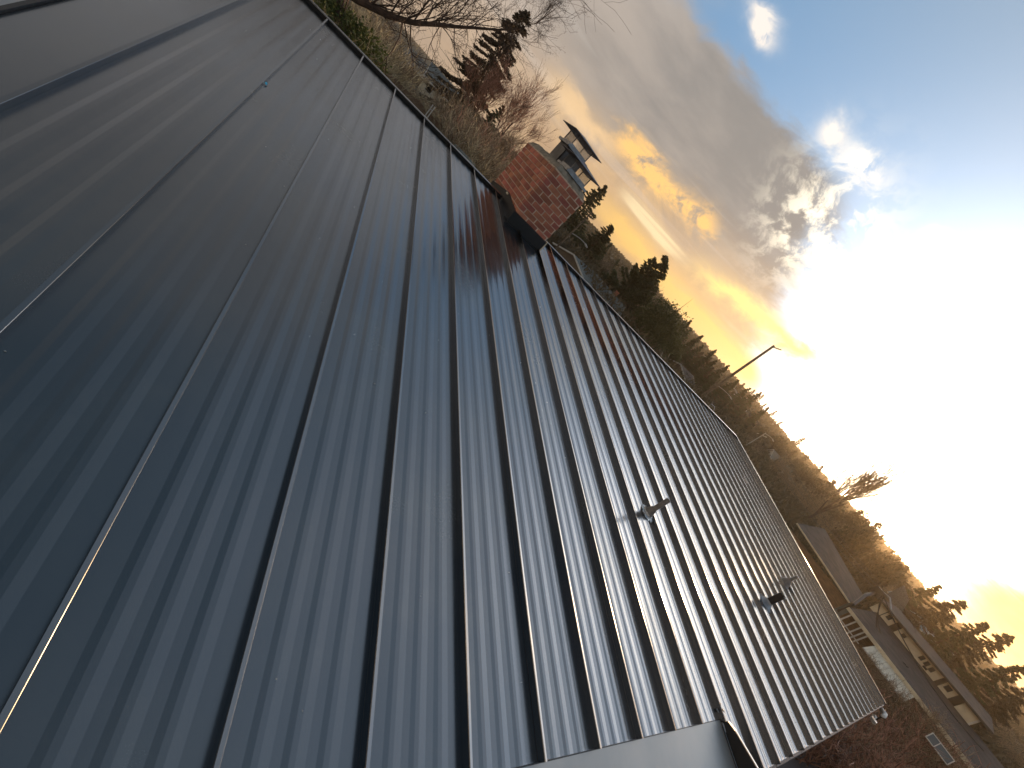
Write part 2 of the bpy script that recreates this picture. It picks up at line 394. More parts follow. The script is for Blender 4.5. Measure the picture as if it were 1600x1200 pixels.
# ------------------------------------------------------------------ our house with the standing seam roof
PITCH = 9.208302 * D2R; SP = 0.41; L1 = 6.1886; L2 = 5.8593; XR = 12.514; XL = -1.61 * SP - 0.0; SH = 0.037
house = thing('metal_roofed_house', 'low pitched house under a charcoal standing seam metal roof with brick chimney', 'house')
TS = (PITCH, 0, 0)                                     # near slope, local y runs up the roof to the ridge
def pan_prof(w):
    p = [(0.006, 0.0)]
    for c in (0.262, 0.50, 0.742):
        c *= w; p += [(c - .034, 0), (c - .014, .0021), (c + .004, .0021), (c + .034, 0)]
    p += [(w - 0.006, 0.0)]
    return p
pan_full = MB().strip(pan_prof(SP), -L1, -0.004).mesh('roof_panel', M_ROOF)
pan_short = MB().strip(pan_prof(SP), -L2, -0.004).mesh('roof_panel', M_ROOF)
def seam_mesh(l, ):
    w = 0.0078
    prof = [(-w, 0.0), (-w, SH - .0015), (-w + .0015, SH + .0022), (w - .0011, SH), (w, SH - .0011), (w, 0.0)]
    return MB().prism(prof[::-1], -l, -0.012).mesh('standing_seam', M_ROOF)
seam_full, seam_short = seam_mesh(L1), seam_mesh(L2)
far_pan = MB().strip(pan_prof(SP), -5.6, -0.004).mesh('roof_panel', M_ROOF)
far_seam = seam_mesh(5.6)
NSEAM = int(XR / SP) + 1
for n in range(-2, NSEAM):
    x = n * SP
    w = SP
    if x + SP > XR: w = XR - x
    short = x < 10 * SP - 0.01
    jz = random.Random(n).uniform(-.0006, .0006)
    tl = random.Random(n + 50).uniform(-.0022, .0022)
    if n > -2:
        o = link('roof_panel', pan_short if short else pan_full, house, (x, 0, jz), (PITCH, tl, 0), 0)
        if w < SP: o.scale.x = w / SP
        o = link('roof_panel', far_pan, house, (x + w, 0, jz), (PITCH, 0, math.pi))
        if w < SP: o.scale.x = w / SP
    else:
        e = MB().strip([(XL + .01, 0), (-SP - .006, 0)], -L2, -.004).build('roof_panel', M_ROOF, house); e.rotation_euler = TS
    if n > -2:
        link('standing_seam', seam_short if short else seam_full, house, (x, 0, 0), TS)
        link('standing_seam', far_seam, house, (x, 0, 0), (PITCH, 0, math.pi))
# ridge: dark closure strip below a thin folded cap
for s, rz in ((1, 0.0), (-1, math.pi)):
    for x0, x1 in ((XL, 2.60), (3.33, XR + .02)):
        q = MB().box((x0, -0.030, 0.001), (x1, -0.022, SH + .001))
        c = MB().box((x0, -0.040, SH + .002), (x1, 0.0, SH + .0055)).box((x0, -0.040, SH - .004), (x1, -0.0385, SH + .002))
        if s < 0:
            for m_ in (q, c): m_.v = [(-a, -(-b), z) for a, b, z in m_.v]
        for m_, nm, mt in ((q, 'ridge_closure', M_TRIM), (c, 'ridge_cap', M_ROOF)):
            if s < 0: m_.v = [(a, b, z) for a, b, z in m_.v]
            o = m_.build(nm, mt, house); o.rotation_euler = (PITCH, 0, rz)
# rake edges
for x0, l in ((XR, L1), (XL, L2 + .6)):
    sg = 1 if x0 > 0 else -1
    t = MB().prism([(x0 - .008, 0), (x0 - .008, SH + .004), (x0 + sg * .03, SH + .004), (x0 + sg * .03, -.14), (x0 + sg * .026, -.14), (x0 + sg * .026, SH - .004), (x0 + .008, SH - .004), (x0 + .008, 0)][:: 1], -l, -0.0)
    if sg < 0: t = MB().prism([(x0 - .011, -.12), (x0 - .011, .016), (x0 + .004, .016), (x0 + .004, .002), (x0 + .010, .002), (x0 + .010, -.004), (x0 - .007, -.004), (x0 - .007, -.12)][::-1], -l, 0)
    o = t.build('rake_trim', M_TRIM if sg < 0 else M_ROOF, house); o.rotation_euler = TS
    fl = MB().prism([(-x0 - .008, 0), (-x0 - .008, SH + .004), (-x0 + .022, SH + .004), (-x0 + .022, -.14), (-x0 + .018, -.14), (-x0 + .012, SH), (-x0 + .008, SH)], -5.6, 0)
    o = fl.build('rake_trim', M_ROOF, house); o.rotation_euler = (PITCH, 0, math.pi)
# folded pan ends at the eave (one hem per pan), curling down
for n in range(10, NSEAM):
    x = n * SP; w = min(SP, XR - x)
    h = MB().strip([(x + .009, 0), (x + w - .009, 0)], -L1, -L1)
    h = MB(); y = -L1
    ring = [(y + .002, .0025), (y - .018, -.002), (y - .026, -.012), (y - .024, -.026)]
    for (ya, za), (yb, zb) in zip(ring, ring[1:]):
        h.quad((x + .009, ya, za), (x + .009, yb, zb), (x + w - .009, yb, zb), (x + w - .009, ya, za))
    o = h.build('eave_hem', M_TRIM, house); o.rotation_euler = TS
ev = MB().box((4.14, -L1 - .012, -.16), (XR, -L1 + .006, -.004)); o = ev.build('fascia', M_TRIM, house); o.rotation_euler = TS
# plain sheet below the short seams, with the rising curb at its end
sh = MB().box((XL, -L2 - 2.2, .0008), (4.085, -L2 - .003, .0026)).build('flat_apron_sheet', M_SHEET, house); sh.rotation_euler = TS
hem = MB().box((XL, -L2 - .0030, -.002), (4.06, -L2 + .0022, .0034)).build('sheet_hem', M_TRIM, house); hem.rotation_euler = TS
cu = MB()
pr = [(-5.865, .006), (-5.875, .052), (-5.93, .079), (-6.13, .137), (-6.6, .26), (-8.0, .30), (-8.0, .006)]
n = len(pr); cu.v = [(4.088, y, z) for y, z in pr] + [(4.112, y, z) for y, z in pr]
cu.f = [tuple(range(n)), tuple(range(2 * n - 1, n - 1, -1))] + [(k, k + n, (k + 1) % n + n, (k + 1) % n) for k in range(n)]
o = cu.build('side_curb', M_TRIM, house, bevel=.003); o.rotation_euler = TS
cu = MB(); cu.tube([(4.080, -5.90, .012), (4.080, -6.2, .012), (4.080, -8, .012)], .0035, 6)
o = cu.build('curb_bead', M_ROOF, house); o.rotation_euler = TS
cu = MB()
for (ya, za), (yb, zb) in zip(pr[1:6], pr[2:6]):
    cu.quad((4.098, ya, za + .003), (4.098, yb, zb + .003), (4.117, yb, zb + .003), (4.117, ya, za + .003))
o = cu.build('curb_cap', M_ROOF, house); o.rotation_euler = TS
# crumpled sealant fold where the curb begins
rr = random.Random(4); cl = MB()
for k in range(9):
    a = Vector((4.10 + rr.uniform(-.03, .05), -5.80 + rr.uniform(-.10, .06), .006 + rr.uniform(0, .02)))
    cl.tube([a, a + Vector((rr.uniform(-.02, .03), rr.uniform(-.05, .01), rr.uniform(0, .012)))], [.008, .003], 5)
o = cl.build('sealant_fold', M_GALV, house); o.rotation_euler = TS; o['kind'] = 'stuff'
# walls under the roof
wl = MB()
wl.box((XL + .3, -5.6, -5.9), (XR - .45, -5.45, -1.05)).box((XL + .3, 4.9, -5.9), (XR - .45, 5.05, -1.0))
for x in (XL + .3, XR - .6):
    wl.v += []; i = len(wl.v)
    wl.v += [(x, -5.45, -5.9), (x, 4.9, -5.9), (x, 4.9, -1.0), (x, 0, -.22), (x, -5.45, -1.08), (x + .15, -5.45, -5.9), (x + .15, 4.9, -5.9), (x + .15, 4.9, -1.0), (x + .15, 0, -.22), (x + .15, -5.45, -1.08)]
    wl.f += [(i, i + 1, i + 2, i + 3, i + 4), (i + 9, i + 8, i + 7, i + 6, i + 5)] + [(i + k, i + k + 5, i + (k + 1) % 5 + 5, i + (k + 1) % 5) for k in range(5)]
wl.build('wall', M_STUCCO, house)
so = MB().box((XL + .05, -L1 + .02, -.13), (XR - .02, -.03, -.02)).build('roof_deck', M_WOOD, house); so.rotation_euler = TS
so = MB().box((-XR + .02, -5.55, -.13), (-XL - .05, -.03, -.02)).build('roof_deck', M_WOOD, house); so.rotation_euler = (PITCH, 0, math.pi)

# ---- chimney: every brick on its own
CX0, CX1, CY0, CY1 = 2.65, 3.28, -0.593, 0.767
chim = link('chimney', MB().box((CX0 + .004, CY0 + .004, -.5), (CX1 - .004, CY1 - .004, .79)).mesh('chimney', M_MORTAR), house)
brng = random.Random(11)
def brick_mesh(l, d):
    mb = MB().box((-l / 2, -d / 2, -.0325), (l / 2, d / 2, .0325))
    m = mb.mesh('brick', M_BRICK)
    bm = bmesh.new(); bm.from_mesh(m)
    bmesh.ops.bevel(bm, geom=bm.edges[:], offset=.0035, segments=1, affect='EDGES'); bm.to_mesh(m); bm.free()
    return m
BM = {}
def bricks_on(x0, x1, fn, off):
    """lays one row from x0 to x1, pieces cut at both ends"""
    x = x0 - off
    while x < x1 - .02:
        a, b = max(x, x0), min(x + .195, x1)
        if b - a > .03: fn((a + b) / 2, b - a)
        x += .207
COURSE = .0725
for c in range(12):
    z = -.09 + c * COURSE + .0325
    if z > .775: continue
    off = .1035 if c % 2 else 0
    def put(x, y, l, rz):
        k = round(l, 2)
        if k not in BM: BM[k] = brick_mesh(k, .09)
        o = link('brick', BM[k], chim, (x, y, z), (brng.uniform(-.012, .012), brng.uniform(-.01, .01), rz + brng.uniform(-.012, .012)))
    slope = lambda y: -abs(y) * math.tan(PITCH)
    if z > -.04:
        bricks_on(CX0 + .0, CX1, lambda x, l: put(x, CY0 + .045 + brng.uniform(-.003, .003), l, 0), off)
        bricks_on(CX0 + .0, CX1, lambda x, l: put(x, CY1 - .045, l, 0), off)
    bricks_on(CY0 + .098, CY1 - .098, lambda y, l: put(CX0 + .045 + brng.uniform(-.003, .003), y, l, math.pi / 2) if z > slope(y) - .03 else None, .1035 - off + .02)
    bricks_on(CY0 + .098, CY1 - .098, lambda y, l: put(CX1 - .045, y, l, math.pi / 2) if z > slope(y) - .03 else None, .1035 - off + .02)
# weathered mortar crown
def crown():
    bm = bmesh.new(); rr = random.Random(3)
    rings = [(0.004, .775), (0.012, .80), (.05, .845), (.11, .868), (.16, .875)]
    rv = []
    for ins, z in rings:
        pts = []
        x0, x1, y0, y1 = CX0 + ins, CX1 - ins, CY0 + ins, CY1 - ins
        for k in range(14): pts.append((x0 + (x1 - x0) * k / 14, y0))
        for k in range(26): pts.append((x1, y0 + (y1 - y0) * k / 26))
        for k in range(14): pts.append((x1 - (x1 - x0) * k / 14, y1))
        for k in range(26): pts.append((x0, y1 - (y1 - y0) * k / 26))
        rv.append([bm.verts.new((x + rr.uniform(-.006, .006), y + rr.uniform(-.006, .006), z + rr.uniform(-.008, .008))) for x, y in pts])
    for a, b in zip(rv, rv[1:]):
        for k in range(len(a)): bm.faces.new((a[k], a[(k + 1) % len(a)], b[(k + 1) % len(a)], b[k]))
    bm.faces.new(rv[-1])
    m = bpy.data.meshes.new('mortar_crown'); bm.to_mesh(m); bm.free(); m.materials.append(M_CROWN); return m
link('mortar_crown', crown(), chim)
# black flashing skirt wrapped round the base, following the gable
fl = MB(); t = .02
zb = lambda y, k=0.0: -abs(y) * math.tan(PITCH) + k
HS = .165
xs0, xs1, ys0, ys1 = CX0 - t, CX1 + t, CY0 - t, CY1 + t
fl.quad((xs0, ys0, zb(ys0)), (xs1, ys0, zb(ys0)), (xs1, ys0, zb(ys0) + HS), (xs0, ys0, zb(ys0) + HS))
fl.quad((xs0, ys0, zb(ys0) + HS), (xs1, ys0, zb(ys0) + HS), (xs1, CY0 + .004, zb(ys0) + HS + .006), (xs0, CY0 + .004, zb(ys0) + HS + .006))
fl.quad((xs0, ys1, zb(ys1)), (xs1, ys1, zb(ys1)), (xs1, ys1, zb(ys1) + HS), (xs0, ys1, zb(ys1) + HS))
for x, xi in ((xs0, CX0 + .004), (xs1, CX1 - .004)):
    fl.quad((x, ys0, zb(ys0)), (x, 0, 0), (x, 0, .135), (x, ys0, zb(ys0) + HS))
    fl.quad((x, 0, 0), (x, ys1, zb(ys1)), (x, ys1, zb(ys1) + HS), (x, 0, .135))
    fl.quad((x, ys0, zb(ys0) + HS), (x, 0, .135), (xi, 0, .139), (xi, ys0, zb(ys0) + HS + .006))
    fl.quad((x, 0, .135), (x, ys1, zb(ys1) + HS), (xi, ys1, zb(ys1) + HS + .006), (xi, 0, .139))
fl.build('chimney_flashing', M_TRIM, house)
ap = MB().box((xs0 - .05, -.72, .0015), (xs1 + .05, -.55, .0042)).build('apron_flashing', M_TRIM, house); ap.rotation_euler = TS
tt = MB().box((xs1 - .004, ys0 - .006, zb(ys0) + .03), (xs1 + .012, ys0 + .03, zb(ys0) + HS + .02)).build('flashing_tab', M_CREAM, house)  # light caught on the flap end is put into its cream colour
tt = MB().box((xs0 - .012, -.06, .10), (xs0 + .004, .02, .125)).build('flashing_tab', M_CREAM, house)

# ---- flue caps on the chimney
def pyramid(mb, cx, cy, z, wx, wy, h, th=.006):
    b = [(cx - wx, cy - wy), (cx + wx, cy - wy), (cx + wx, cy + wy), (cx - wx, cy + wy)]
    i = len(mb.v)
    mb.v += [(x, y, z) for x, y in b] + [(x, y, z + th) for x, y in b] + [(cx, cy, z + h + th), (cx, cy, z + h)]
    for k in range(4):
        j = (k + 1) % 4
        mb.f += [(i + k, i + j, i + 4 + j, i + 4 + k), (i + 4 + k, i + 4 + j, i + 8), (i + j, i + k, i + 9)]
def mesh_wall(mb, p0, p1, z0, z1, step=.019, r=.0014):
    p0, p1 = Vector(p0), Vector(p1); L = (p1 - p0).length; n = int(L / step); hh = z1 - z0
    for k in range(-int(hh / step), n + 1):
        for sgn in (1, -1):
            a0, a1 = k * step, k * step + hh
            t0, t1 = max(a0, 0), min(a1, L)
            if t1 - t0 < .004: continue
            za, zb_ = z0 + (t0 - a0), z0 + (t1 - a0)
            if sgn < 0: za, zb_ = z1 - (t0 - a0), z1 - (t1 - a0)
            A = p0 + (p1 - p0) * (t0 / L); B = p0 + (p1 - p0) * (t1 / L)
            mb.tube([(A.x, A.y, za), (B.x, B.y, zb_)], r, 3, False)
def cap_thing(label, cx, cy, z, wx, wy, hmesh, lidx, lidy, flue=0.0):
    t = thing('chimney_cap', label, 'chimney cap', (cx, cy, z), group='steel caps on the brick chimney')
    if flue:
        f = MB(); 
        for a, b in (((-wx, -wy, 0), (-wx + .012, wy, flue)), ((wx - .012, -wy, 0), (wx, wy, flue)), ((-wx, -wy, 0), (wx, -wy + .012, flue)), ((-wx, wy - .012, 0), (wx, wy, flue))): 
            f.box(a, b)
        f.build('flue_box', M_GALV_DARK, t)
    k = flue
    b = MB().box((-wx - .045, -wy - .045, k), (wx + .045, wy + .045, k + .006))
    for a, c in (((-wx - .045, -wy - .045), (wx + .045, -wy - .041)), ((-wx - .045, wy + .041), (wx + .045, wy + .045)), ((-wx - .045, -wy - .045), (-wx - .041, wy + .045)), ((wx + .041, -wy - .045), (wx + .045, wy + .045))):
        b.box((a[0], a[1], k - .028), (c[0], c[1], k + .001))
    b.build('base_collar', M_GALV, t)
    b = MB().box((-wx, -wy, k + .006), (wx, wy, k + .034)); b.build('upstand', M_GALV, t)
    for x in (-wx + .006, wx - .006):
        for y in (-wy + .006, wy - .006):
            MB().box((x - .006, y - .006, k + .034), (x + .006, y + .006, k + .034 + hmesh)).build('corner_post', M_LEAD, t)
    ms = MB()
    c4 = [(-wx + .006, -wy + .006), (wx - .006, -wy + .006), (wx - .006, wy - .006), (-wx + .006, wy - .006)]
    for q in range(4): mesh_wall(ms, (*c4[q], 0), (*c4[(q + 1) % 4], 0), k + .034, k + .034 + hmesh)
    tag(ms.build('spark_mesh', M_GALV, t), kind='stuff')
    ld = MB(); pyramid(ld, 0, 0, k + .034 + hmesh, lidx, lidy, .055); ld.build('lid', M_TRIM2, t)
    return t
M_GALV_DARK = noisy('smoked_steel', (0.10, 0.095, 0.09), (0.16, 0.155, 0.15), 6, 0.4, 0.1, 30, metal=0.4)
M_TRIM2 = noisy('dark_pewter_steel', (0.11, 0.10, 0.115), (0.16, 0.145, 0.15), 6, 0.45, 0.1, 30, metal=0.4)
cap_thing('nearer and lower steel chimney cap with mesh sides under a flat pyramid lid', 3.02, -.30, .90, .165, .165, .12, .30, .26)
cap_thing('taller steel chimney cap standing on a dark flue box behind the lower cap', 3.05, .27, .88, .17, .17, .13, .31, .28, flue=.27)

# ---- things through the roof
def roofw(x, y, z=0): return Vector((x, y * math.cos(PITCH) - z * math.sin(PITCH), y * math.sin(PITCH) + z * math.cos(PITCH)))
def cone_boot(mb, r0, r1, h, n=20, wob=0.0, seed=1):
    rr = random.Random(seed); rings = [(r0 * 1.55, 0.004), (r0 * 1.5, .012), (r0 * 1.12, .018), (r0, .03), (r0 * .85 + r1 * .15, h * .55), (r1 * 1.12, h * .8), (r1 * 1.1, h)]
    i = len(mb.v)
    for k, (r, z) in enumerate(rings):
        for j in range(n):
            a = 2 * math.pi * j / n; q = 1 + rr.uniform(-wob, wob)
            mb.v.append((r * q * math.cos(a), r * q * math.sin(a), z + (math.sin(a) * r * math.tan(PITCH)) * (1 - k / 8) + rr.uniform(-wob, wob) * .03))
    for k in range(len(rings) - 1):
        for j in range(n): mb.f.append((i + k * n + j, i + k * n + (j + 1) % n, i + (k + 1) * n + (j + 1) % n, i + (k + 1) * n + j))
p = roofw(4.03, -4.345)
v1 = link('vent_pipe', MB().tube([(0, 0, -.2), (0, 0, .245), (0, 0, .25)], [.024, .024, .0235], 20, False).tube([(0, 0, .25), (0, 0, -.2)], .021, 20, False).mesh('vent_pipe', M_LEAD, True), house, p)
b = MB(); cone_boot(b, .047, .031, .085); b.build('pipe_boot', M_LEAD, v1, True)
b = MB(); cone_boot(b, .055, .048, .02, 26, .12, 3); b.build('foil_flashing', M_CHROME, v1)
p = roofw(6.95, -4.88)
v2 = link('vent_pipe', MB().tube([(0, 0, -.2), (0, 0, .24)], .043, 20, False).tube([(0, 0, .24), (0, 0, -.2)], .038, 20, False).mesh('vent_pipe', M_BLACK, True), house, p)
v2['label'] = 'thick black vent pipe with a pale flashing cone'
b = MB(); cone_boot(b, .075, .045, .07, 22, .05, 5); b.build('pipe_boot', M_GALV, v2, True)
b = MB().tube([(.03, -.02, .225), (.06, -.03, .24), (.075, -.03, .225)], .008, 6); b.build('clamp', M_GALV, v2)
p = roofw(8.80, -4.43)
v3 = link('vent_pipe', MB().tube([(0, 0, -.2), (0, 0, .24)], .022, 16, False).tube([(0, 0, .24), (0, 0, -.2)], .019, 16, False).mesh('vent_pipe', M_LEAD, True), house, p)
b = MB(); cone_boot(b, .075, .026, .13, 16, .05, 6); b.build('pipe_boot', M_LEAD, v3, True)

# wire guard hook on the ridge, blue tape, pale grit scattered over the pans
hk = MB(); h0 = Vector((10.42, .02, .05))
hk.tube([h0 + Vector((0, 0, -.03)), h0 + Vector((0, .02, .09)), h0 + Vector((.22, .02, .10)), h0 + Vector((.30, 0, .03)), h0 + Vector((.30, 0, -.03))], .006, 6)
tag(hk.build('wire_hook', M_GALV), 'small bent wire hook standing on the roof ridge', 'hook')
tp = MB(); a = roofw(.02, -2.32, .0)
tp.v = [tuple(roofw(.012 + q[0], -2.32 + q[1], q[2])) for q in ((0, 0, .012), (.012, .004, .006), (.016, .034, .004), (.004, .032, .014), (.001, .016, .02), (.013, .018, .016))]
tp.f = [(0, 1, 5, 4), (4, 5, 2, 3)]
tag(tp.build('tape_scrap', M_TAPE), 'scrap of bright blue tape beside a roof seam', 'tape')
gr = MB(); rr = random.Random(8)
for k in range(120):
    x = rr.uniform(-.5, 6) if k < 80 else rr.uniform(-.5, 12); y = rr.uniform(-5.75, -.1)
    if abs((x / SP) % 1) < .06: continue
    s = rr.choice((.0012, .0014, .0018, .0022, .003)) * (1.4 if k % 9 == 0 else 1); c = roofw(x, y, .0028)
    a = rr.uniform(0, 6.28)
    pts = [c + Vector((math.cos(a + q * 1.57) * s * (1.5 if q % 2 else .8), math.sin(a + q * 1.57) * s * (1.5 if q % 2 else .8), 0)) for q in range(4)]
    up = c + Vector((0, 0, s))
    for q in range(4): gr.quad(pts[q], pts[(q + 1) % 4], up)
tag(gr.build('roof_grit', M_FLECK), 'pale specks of grit scattered over the metal pans', 'grit', kind='stuff')
HAZE = 0.0004

# ------------------------------------------------------------------ trees
def np_mesh(name, V, F, mat_, smooth=False):
    m = bpy.data.meshes.new(name); m.from_pydata(V.tolist() if hasattr(V, 'tolist') else V, [], F.tolist() if hasattr(F, 'tolist') else F)
    m.materials.append(mat_); m.update(); return m
def leaf_quads(C_, N_dir, L, W, rng):
    """small folded leaf sprays: centre, direction, length, width -> two triangles each"""
    n = len(C_)
    d = N_dir / (np.linalg.norm(N_dir, axis=1, keepdims=True) + 1e-9)
    r = rng.normal(size=(n, 3)); s = np.cross(d, r); s /= np.linalg.norm(s, axis=1, keepdims=True) + 1e-9
    L = L[:, None]; W = W[:, None]
    a = C_ - s * W * .5; b = C_ + s * W * .5; c = C_ + d * L + s * W * .15; e = C_ + d * L * .55 - s * W * .55
    V = np.stack([a, b, c, e], 1).reshape(-1, 3)
    i = np.arange(n) * 4
    F = np.stack([i, i + 1, i + 2, i + 3], 1)
    return V, F
def conifer_crown(h, rad, n, seed, base=.08, droop=.25, leaf=.34, ragged=.25, power=.85, tip=.02):
    rng = np.random.default_rng(seed)
    nb = int(h * 13)
    Vs, Fs, k = [], [], 0
    tt = base + (1 - base) * (np.arange(nb) + rng.random(nb)) / nb
    C_, Dn = [], []
    per = max(6, n // nb)
    for t in tt:
        a = rng.random() * 6.283; R = rad * ((1 - t) ** power + tip) * (1 - ragged + ragged * 1.6 * rng.random())
        d = np.array([math.cos(a), math.sin(a), 0])
        m = max(4, int(per * (0.35 + R / rad)))
        s = rng.random(m) ** .6
        p = np.zeros((m, 3)); p += d * (s * R)[:, None]
        p[:, 2] = t * h - droop * (s * R) * (0.6 + .6 * s) + 0.12 * R * s ** 3 * 2
        side = np.array([-d[1], d[0], 0]); off = (rng.random(m) - .5) * .55 * R * (1 - s * .65)
        p += side * off[:, None]; p += rng.normal(size=(m, 3)) * .05
        dd = d * .8 + side * np.sign(off)[:, None] * .6 * rng.random((m, 1)) + np.array([0, 0, -.35]) + rng.normal(size=(m, 3)) * .3
        C_.append(p); Dn.append(dd)
    C_ = np.concatenate(C_); Dn = np.concatenate(Dn); m = len(C_)
    return leaf_quads(C_, Dn, leaf * (.6 + .8 * rng.random(m)), leaf * (.30 + .3 * rng.random(m)), rng)
def trunk_mesh(name, h, r, mat_, seed=0, limbs=0, spread=1.0):
    mb = MB(); rr = random.Random(seed)
    pts = [Vector((0, 0, -.4))]; 
    for k in range(1, 7): pts.append(Vector((rr.uniform(-.02, .02) * h * .3, rr.uniform(-.02, .02) * h * .3, h * k / 6)))
    mb.tube(pts, [r * (1 - k / 6.4) for k in range(7)], 7)
    for k in range(limbs):
        t = rr.uniform(.12, .95); a = rr.uniform(0, 6.28); L = spread * (1 - t) ** .8
        p = Vector((0, 0, t * h)); d = Vector((math.cos(a), math.sin(a), -.12))
        mb.tube([p, p + d * L * .5, p + d * L * .95 + Vector((0, 0, -.05 * L))], [r * .22 * (1.1 - t), r * .13 * (1.1 - t), .01], 4, False)
    return mb.mesh(name, mat_)
def bare_tree(h, seed, spread=.42, levels=5, r0=None, up=.35, kids=(3, 5), lean=(0, 0), trunk_frac=.3, thin=.58, minr=.004, wob=.18, hang=0.0):
    """returns two meshes-worth of tubes: heavy limbs and fine twigs"""
    rr = random.Random(seed); big, fine = MB(), MB()
    r0 = r0 or h * .016
    def grow(p, d, L, r, lv):
        n = 4 if lv < 3 else 3
        pts = [p]; q = p; dd = d
        for k in range(n):
            dd = (dd + Vector((rr.uniform(-wob, wob), rr.uniform(-wob, wob), rr.uniform(-wob, wob) + up * .12 - hang * .12 * lv))).normalized()
            q = q + dd * (L / n); pts.append(q)
        rad = [max(minr, r * (1 - .55 * k / n)) for k in range(n + 1)]
        (big if lv < 2 else fine).tube(pts, rad, 6 if lv < 2 else 3, False)
        if lv >= levels: return
        m = rr.randint(*kids) + (2 if lv == 0 else 0)
        for k in range(m):
            t = rr.uniform(.25 if lv else .75, 1.0) if k else 1.0
            i = min(n - 1, int(t * n)); base = pts[i].lerp(pts[i + 1], t * n - i)
            ax = Vector((rr.gauss(0, 1), rr.gauss(0, 1), rr.gauss(0, 1))).cross(dd).normalized()
            ang_ = rr.uniform(.3, .95) * (spread / .42) if k else rr.uniform(.05, .3)
            nd = (Matrix.Rotation(ang_, 3, ax) @ dd + Vector((0, 0, up * .25))).normalized()
            grow(base, nd, L * rr.uniform(.55, .85) * (thin / .58), r * rr.uniform(.42, .62), lv + 1)
    grow(Vector((0, 0, -.3)), Vector((lean[0], lean[1], 1)).normalized(), h * trunk_frac, r0, 0)
    return big, fine
def place_bare(name, label, cat, mesh_pair, loc, rz, scale, group=None):
    t = thing(name, label, cat, loc, (0, 0, rz), group); t.scale = (scale,) * 3 if not isinstance(scale, tuple) else scale
    link('trunk', mesh_pair[0], t); link('crown', mesh_pair[1], t)
    return t
def pair(b, seed_mat_big, mat_fine): return (b[0].mesh('trunk', seed_mat_big), b[1].mesh('crown', mat_fine))
def place_conifer(name, label, cat, crown_m, trunk_m, loc, rz, scale, group=None):
    t = thing(name, label, cat, loc, (0, 0, rz), group); t.scale = scale if isinstance(scale, tuple) else (scale,) * 3
    link('trunk', trunk_m, t); link('crown', crown_m, t); return t

C_spruceA = np_mesh('crown', *conifer_crown(10, 2.3, 22000, 1, leaf=.19, droop=.35), M_NEEDLE)
C_spruceB = np_mesh('crown', *conifer_crown(10, 2.6, 20000, 2, leaf=.19, droop=.15, ragged=.45), M_NEEDLE)
C_pineBr = np_mesh('crown', *conifer_crown(10, 2.7, 34000, 3, leaf=.16, droop=.45, ragged=.30, power=.7), M_NEEDLEB)
C_cedar = np_mesh('crown', *conifer_crown(10, 2.7, 34000, 4, leaf=.22, droop=-.35, ragged=.10, power=.80, base=.01, tip=.02), M_CEDAR)
C_farspr = np_mesh('crown', *conifer_crown(10, 2.2, 1700, 5, leaf=.5, droop=.2, ragged=.35), M_NEEDLEB)
T_spr = trunk_mesh('trunk', 10, .16, M_BARK, 1, 60, 2.0)
T_far = trunk_mesh('trunk', 10, .16, M_BARK, 2)
def round_crown(w, h, n, seed, mat_, leaf=.22, lobes=26, holes=.0):
    rng = np.random.default_rng(seed)
    cen = rng.normal(size=(lobes, 3)); cen /= np.linalg.norm(cen, axis=1, keepdims=True); cen *= (rng.random((lobes, 1)) ** .4) * .72
    cen = cen * np.array([w / 2, w / 2, h / 2]) + np.array([0, 0, h * .52])
    rad = (.16 + .14 * rng.random(lobes)) * min(w, h)
    k = rng.integers(0, lobes, n)
    d = rng.normal(size=(n, 3)); d /= np.linalg.norm(d, axis=1, keepdims=True)
    p = cen[k] + d * (rad[k] * (.55 + .55 * rng.random(n) ** .5))[:, None] * (1 + .25 * rng.normal(size=(n, 1)) * (rng.random((n, 1)) < .12))
    p[:, 2] = np.maximum(p[:, 2], .05)
    dd = d + rng.normal(size=(n, 3)) * .6
    V, F = leaf_quads(p, dd, leaf * (.6 + .8 * rng.random(n)), leaf * (.5 + .4 * rng.random(n)), rng)
    return np_mesh('crown', V, F, mat_)
C_laurel = round_crown(8, 7.4, 16000, 6, M_LAUREL, .26, 60)
C_round = round_crown(7, 6, 3200, 7, M_FAR, .42, 34)
C_round2 = round_crown(8, 7, 4600, 8, M_NEEDLEB, .34, 30)
B_open = pair(bare_tree(10, 21, levels=5, minr=.012), M_BARK, M_TWIG)
B_birch = pair(bare_tree(10, 22, spread=.33, levels=6, up=.5, kids=(3, 4), minr=.007, thin=.6), M_BARK, M_TWIGRED)
B_brown = pair(bare_tree(9, 23, spread=.5, levels=5, up=.2, kids=(3, 5), minr=.014, trunk_frac=.22, thin=.66), M_BARK, M_TWIG)
B_fan = pair(bare_tree(10, 24, spread=.26, levels=5, up=.7, kids=(3, 4), minr=.014, trunk_frac=.25, thin=.66, wob=.1), M_BARK, M_TWIG)
B_big = pair(bare_tree(11, 31, spread=.5, levels=6, up=.12, kids=(3, 4), r0=.17, minr=.0035, wob=.22, trunk_frac=.28, thin=.63), M_BARK, M_BARK)
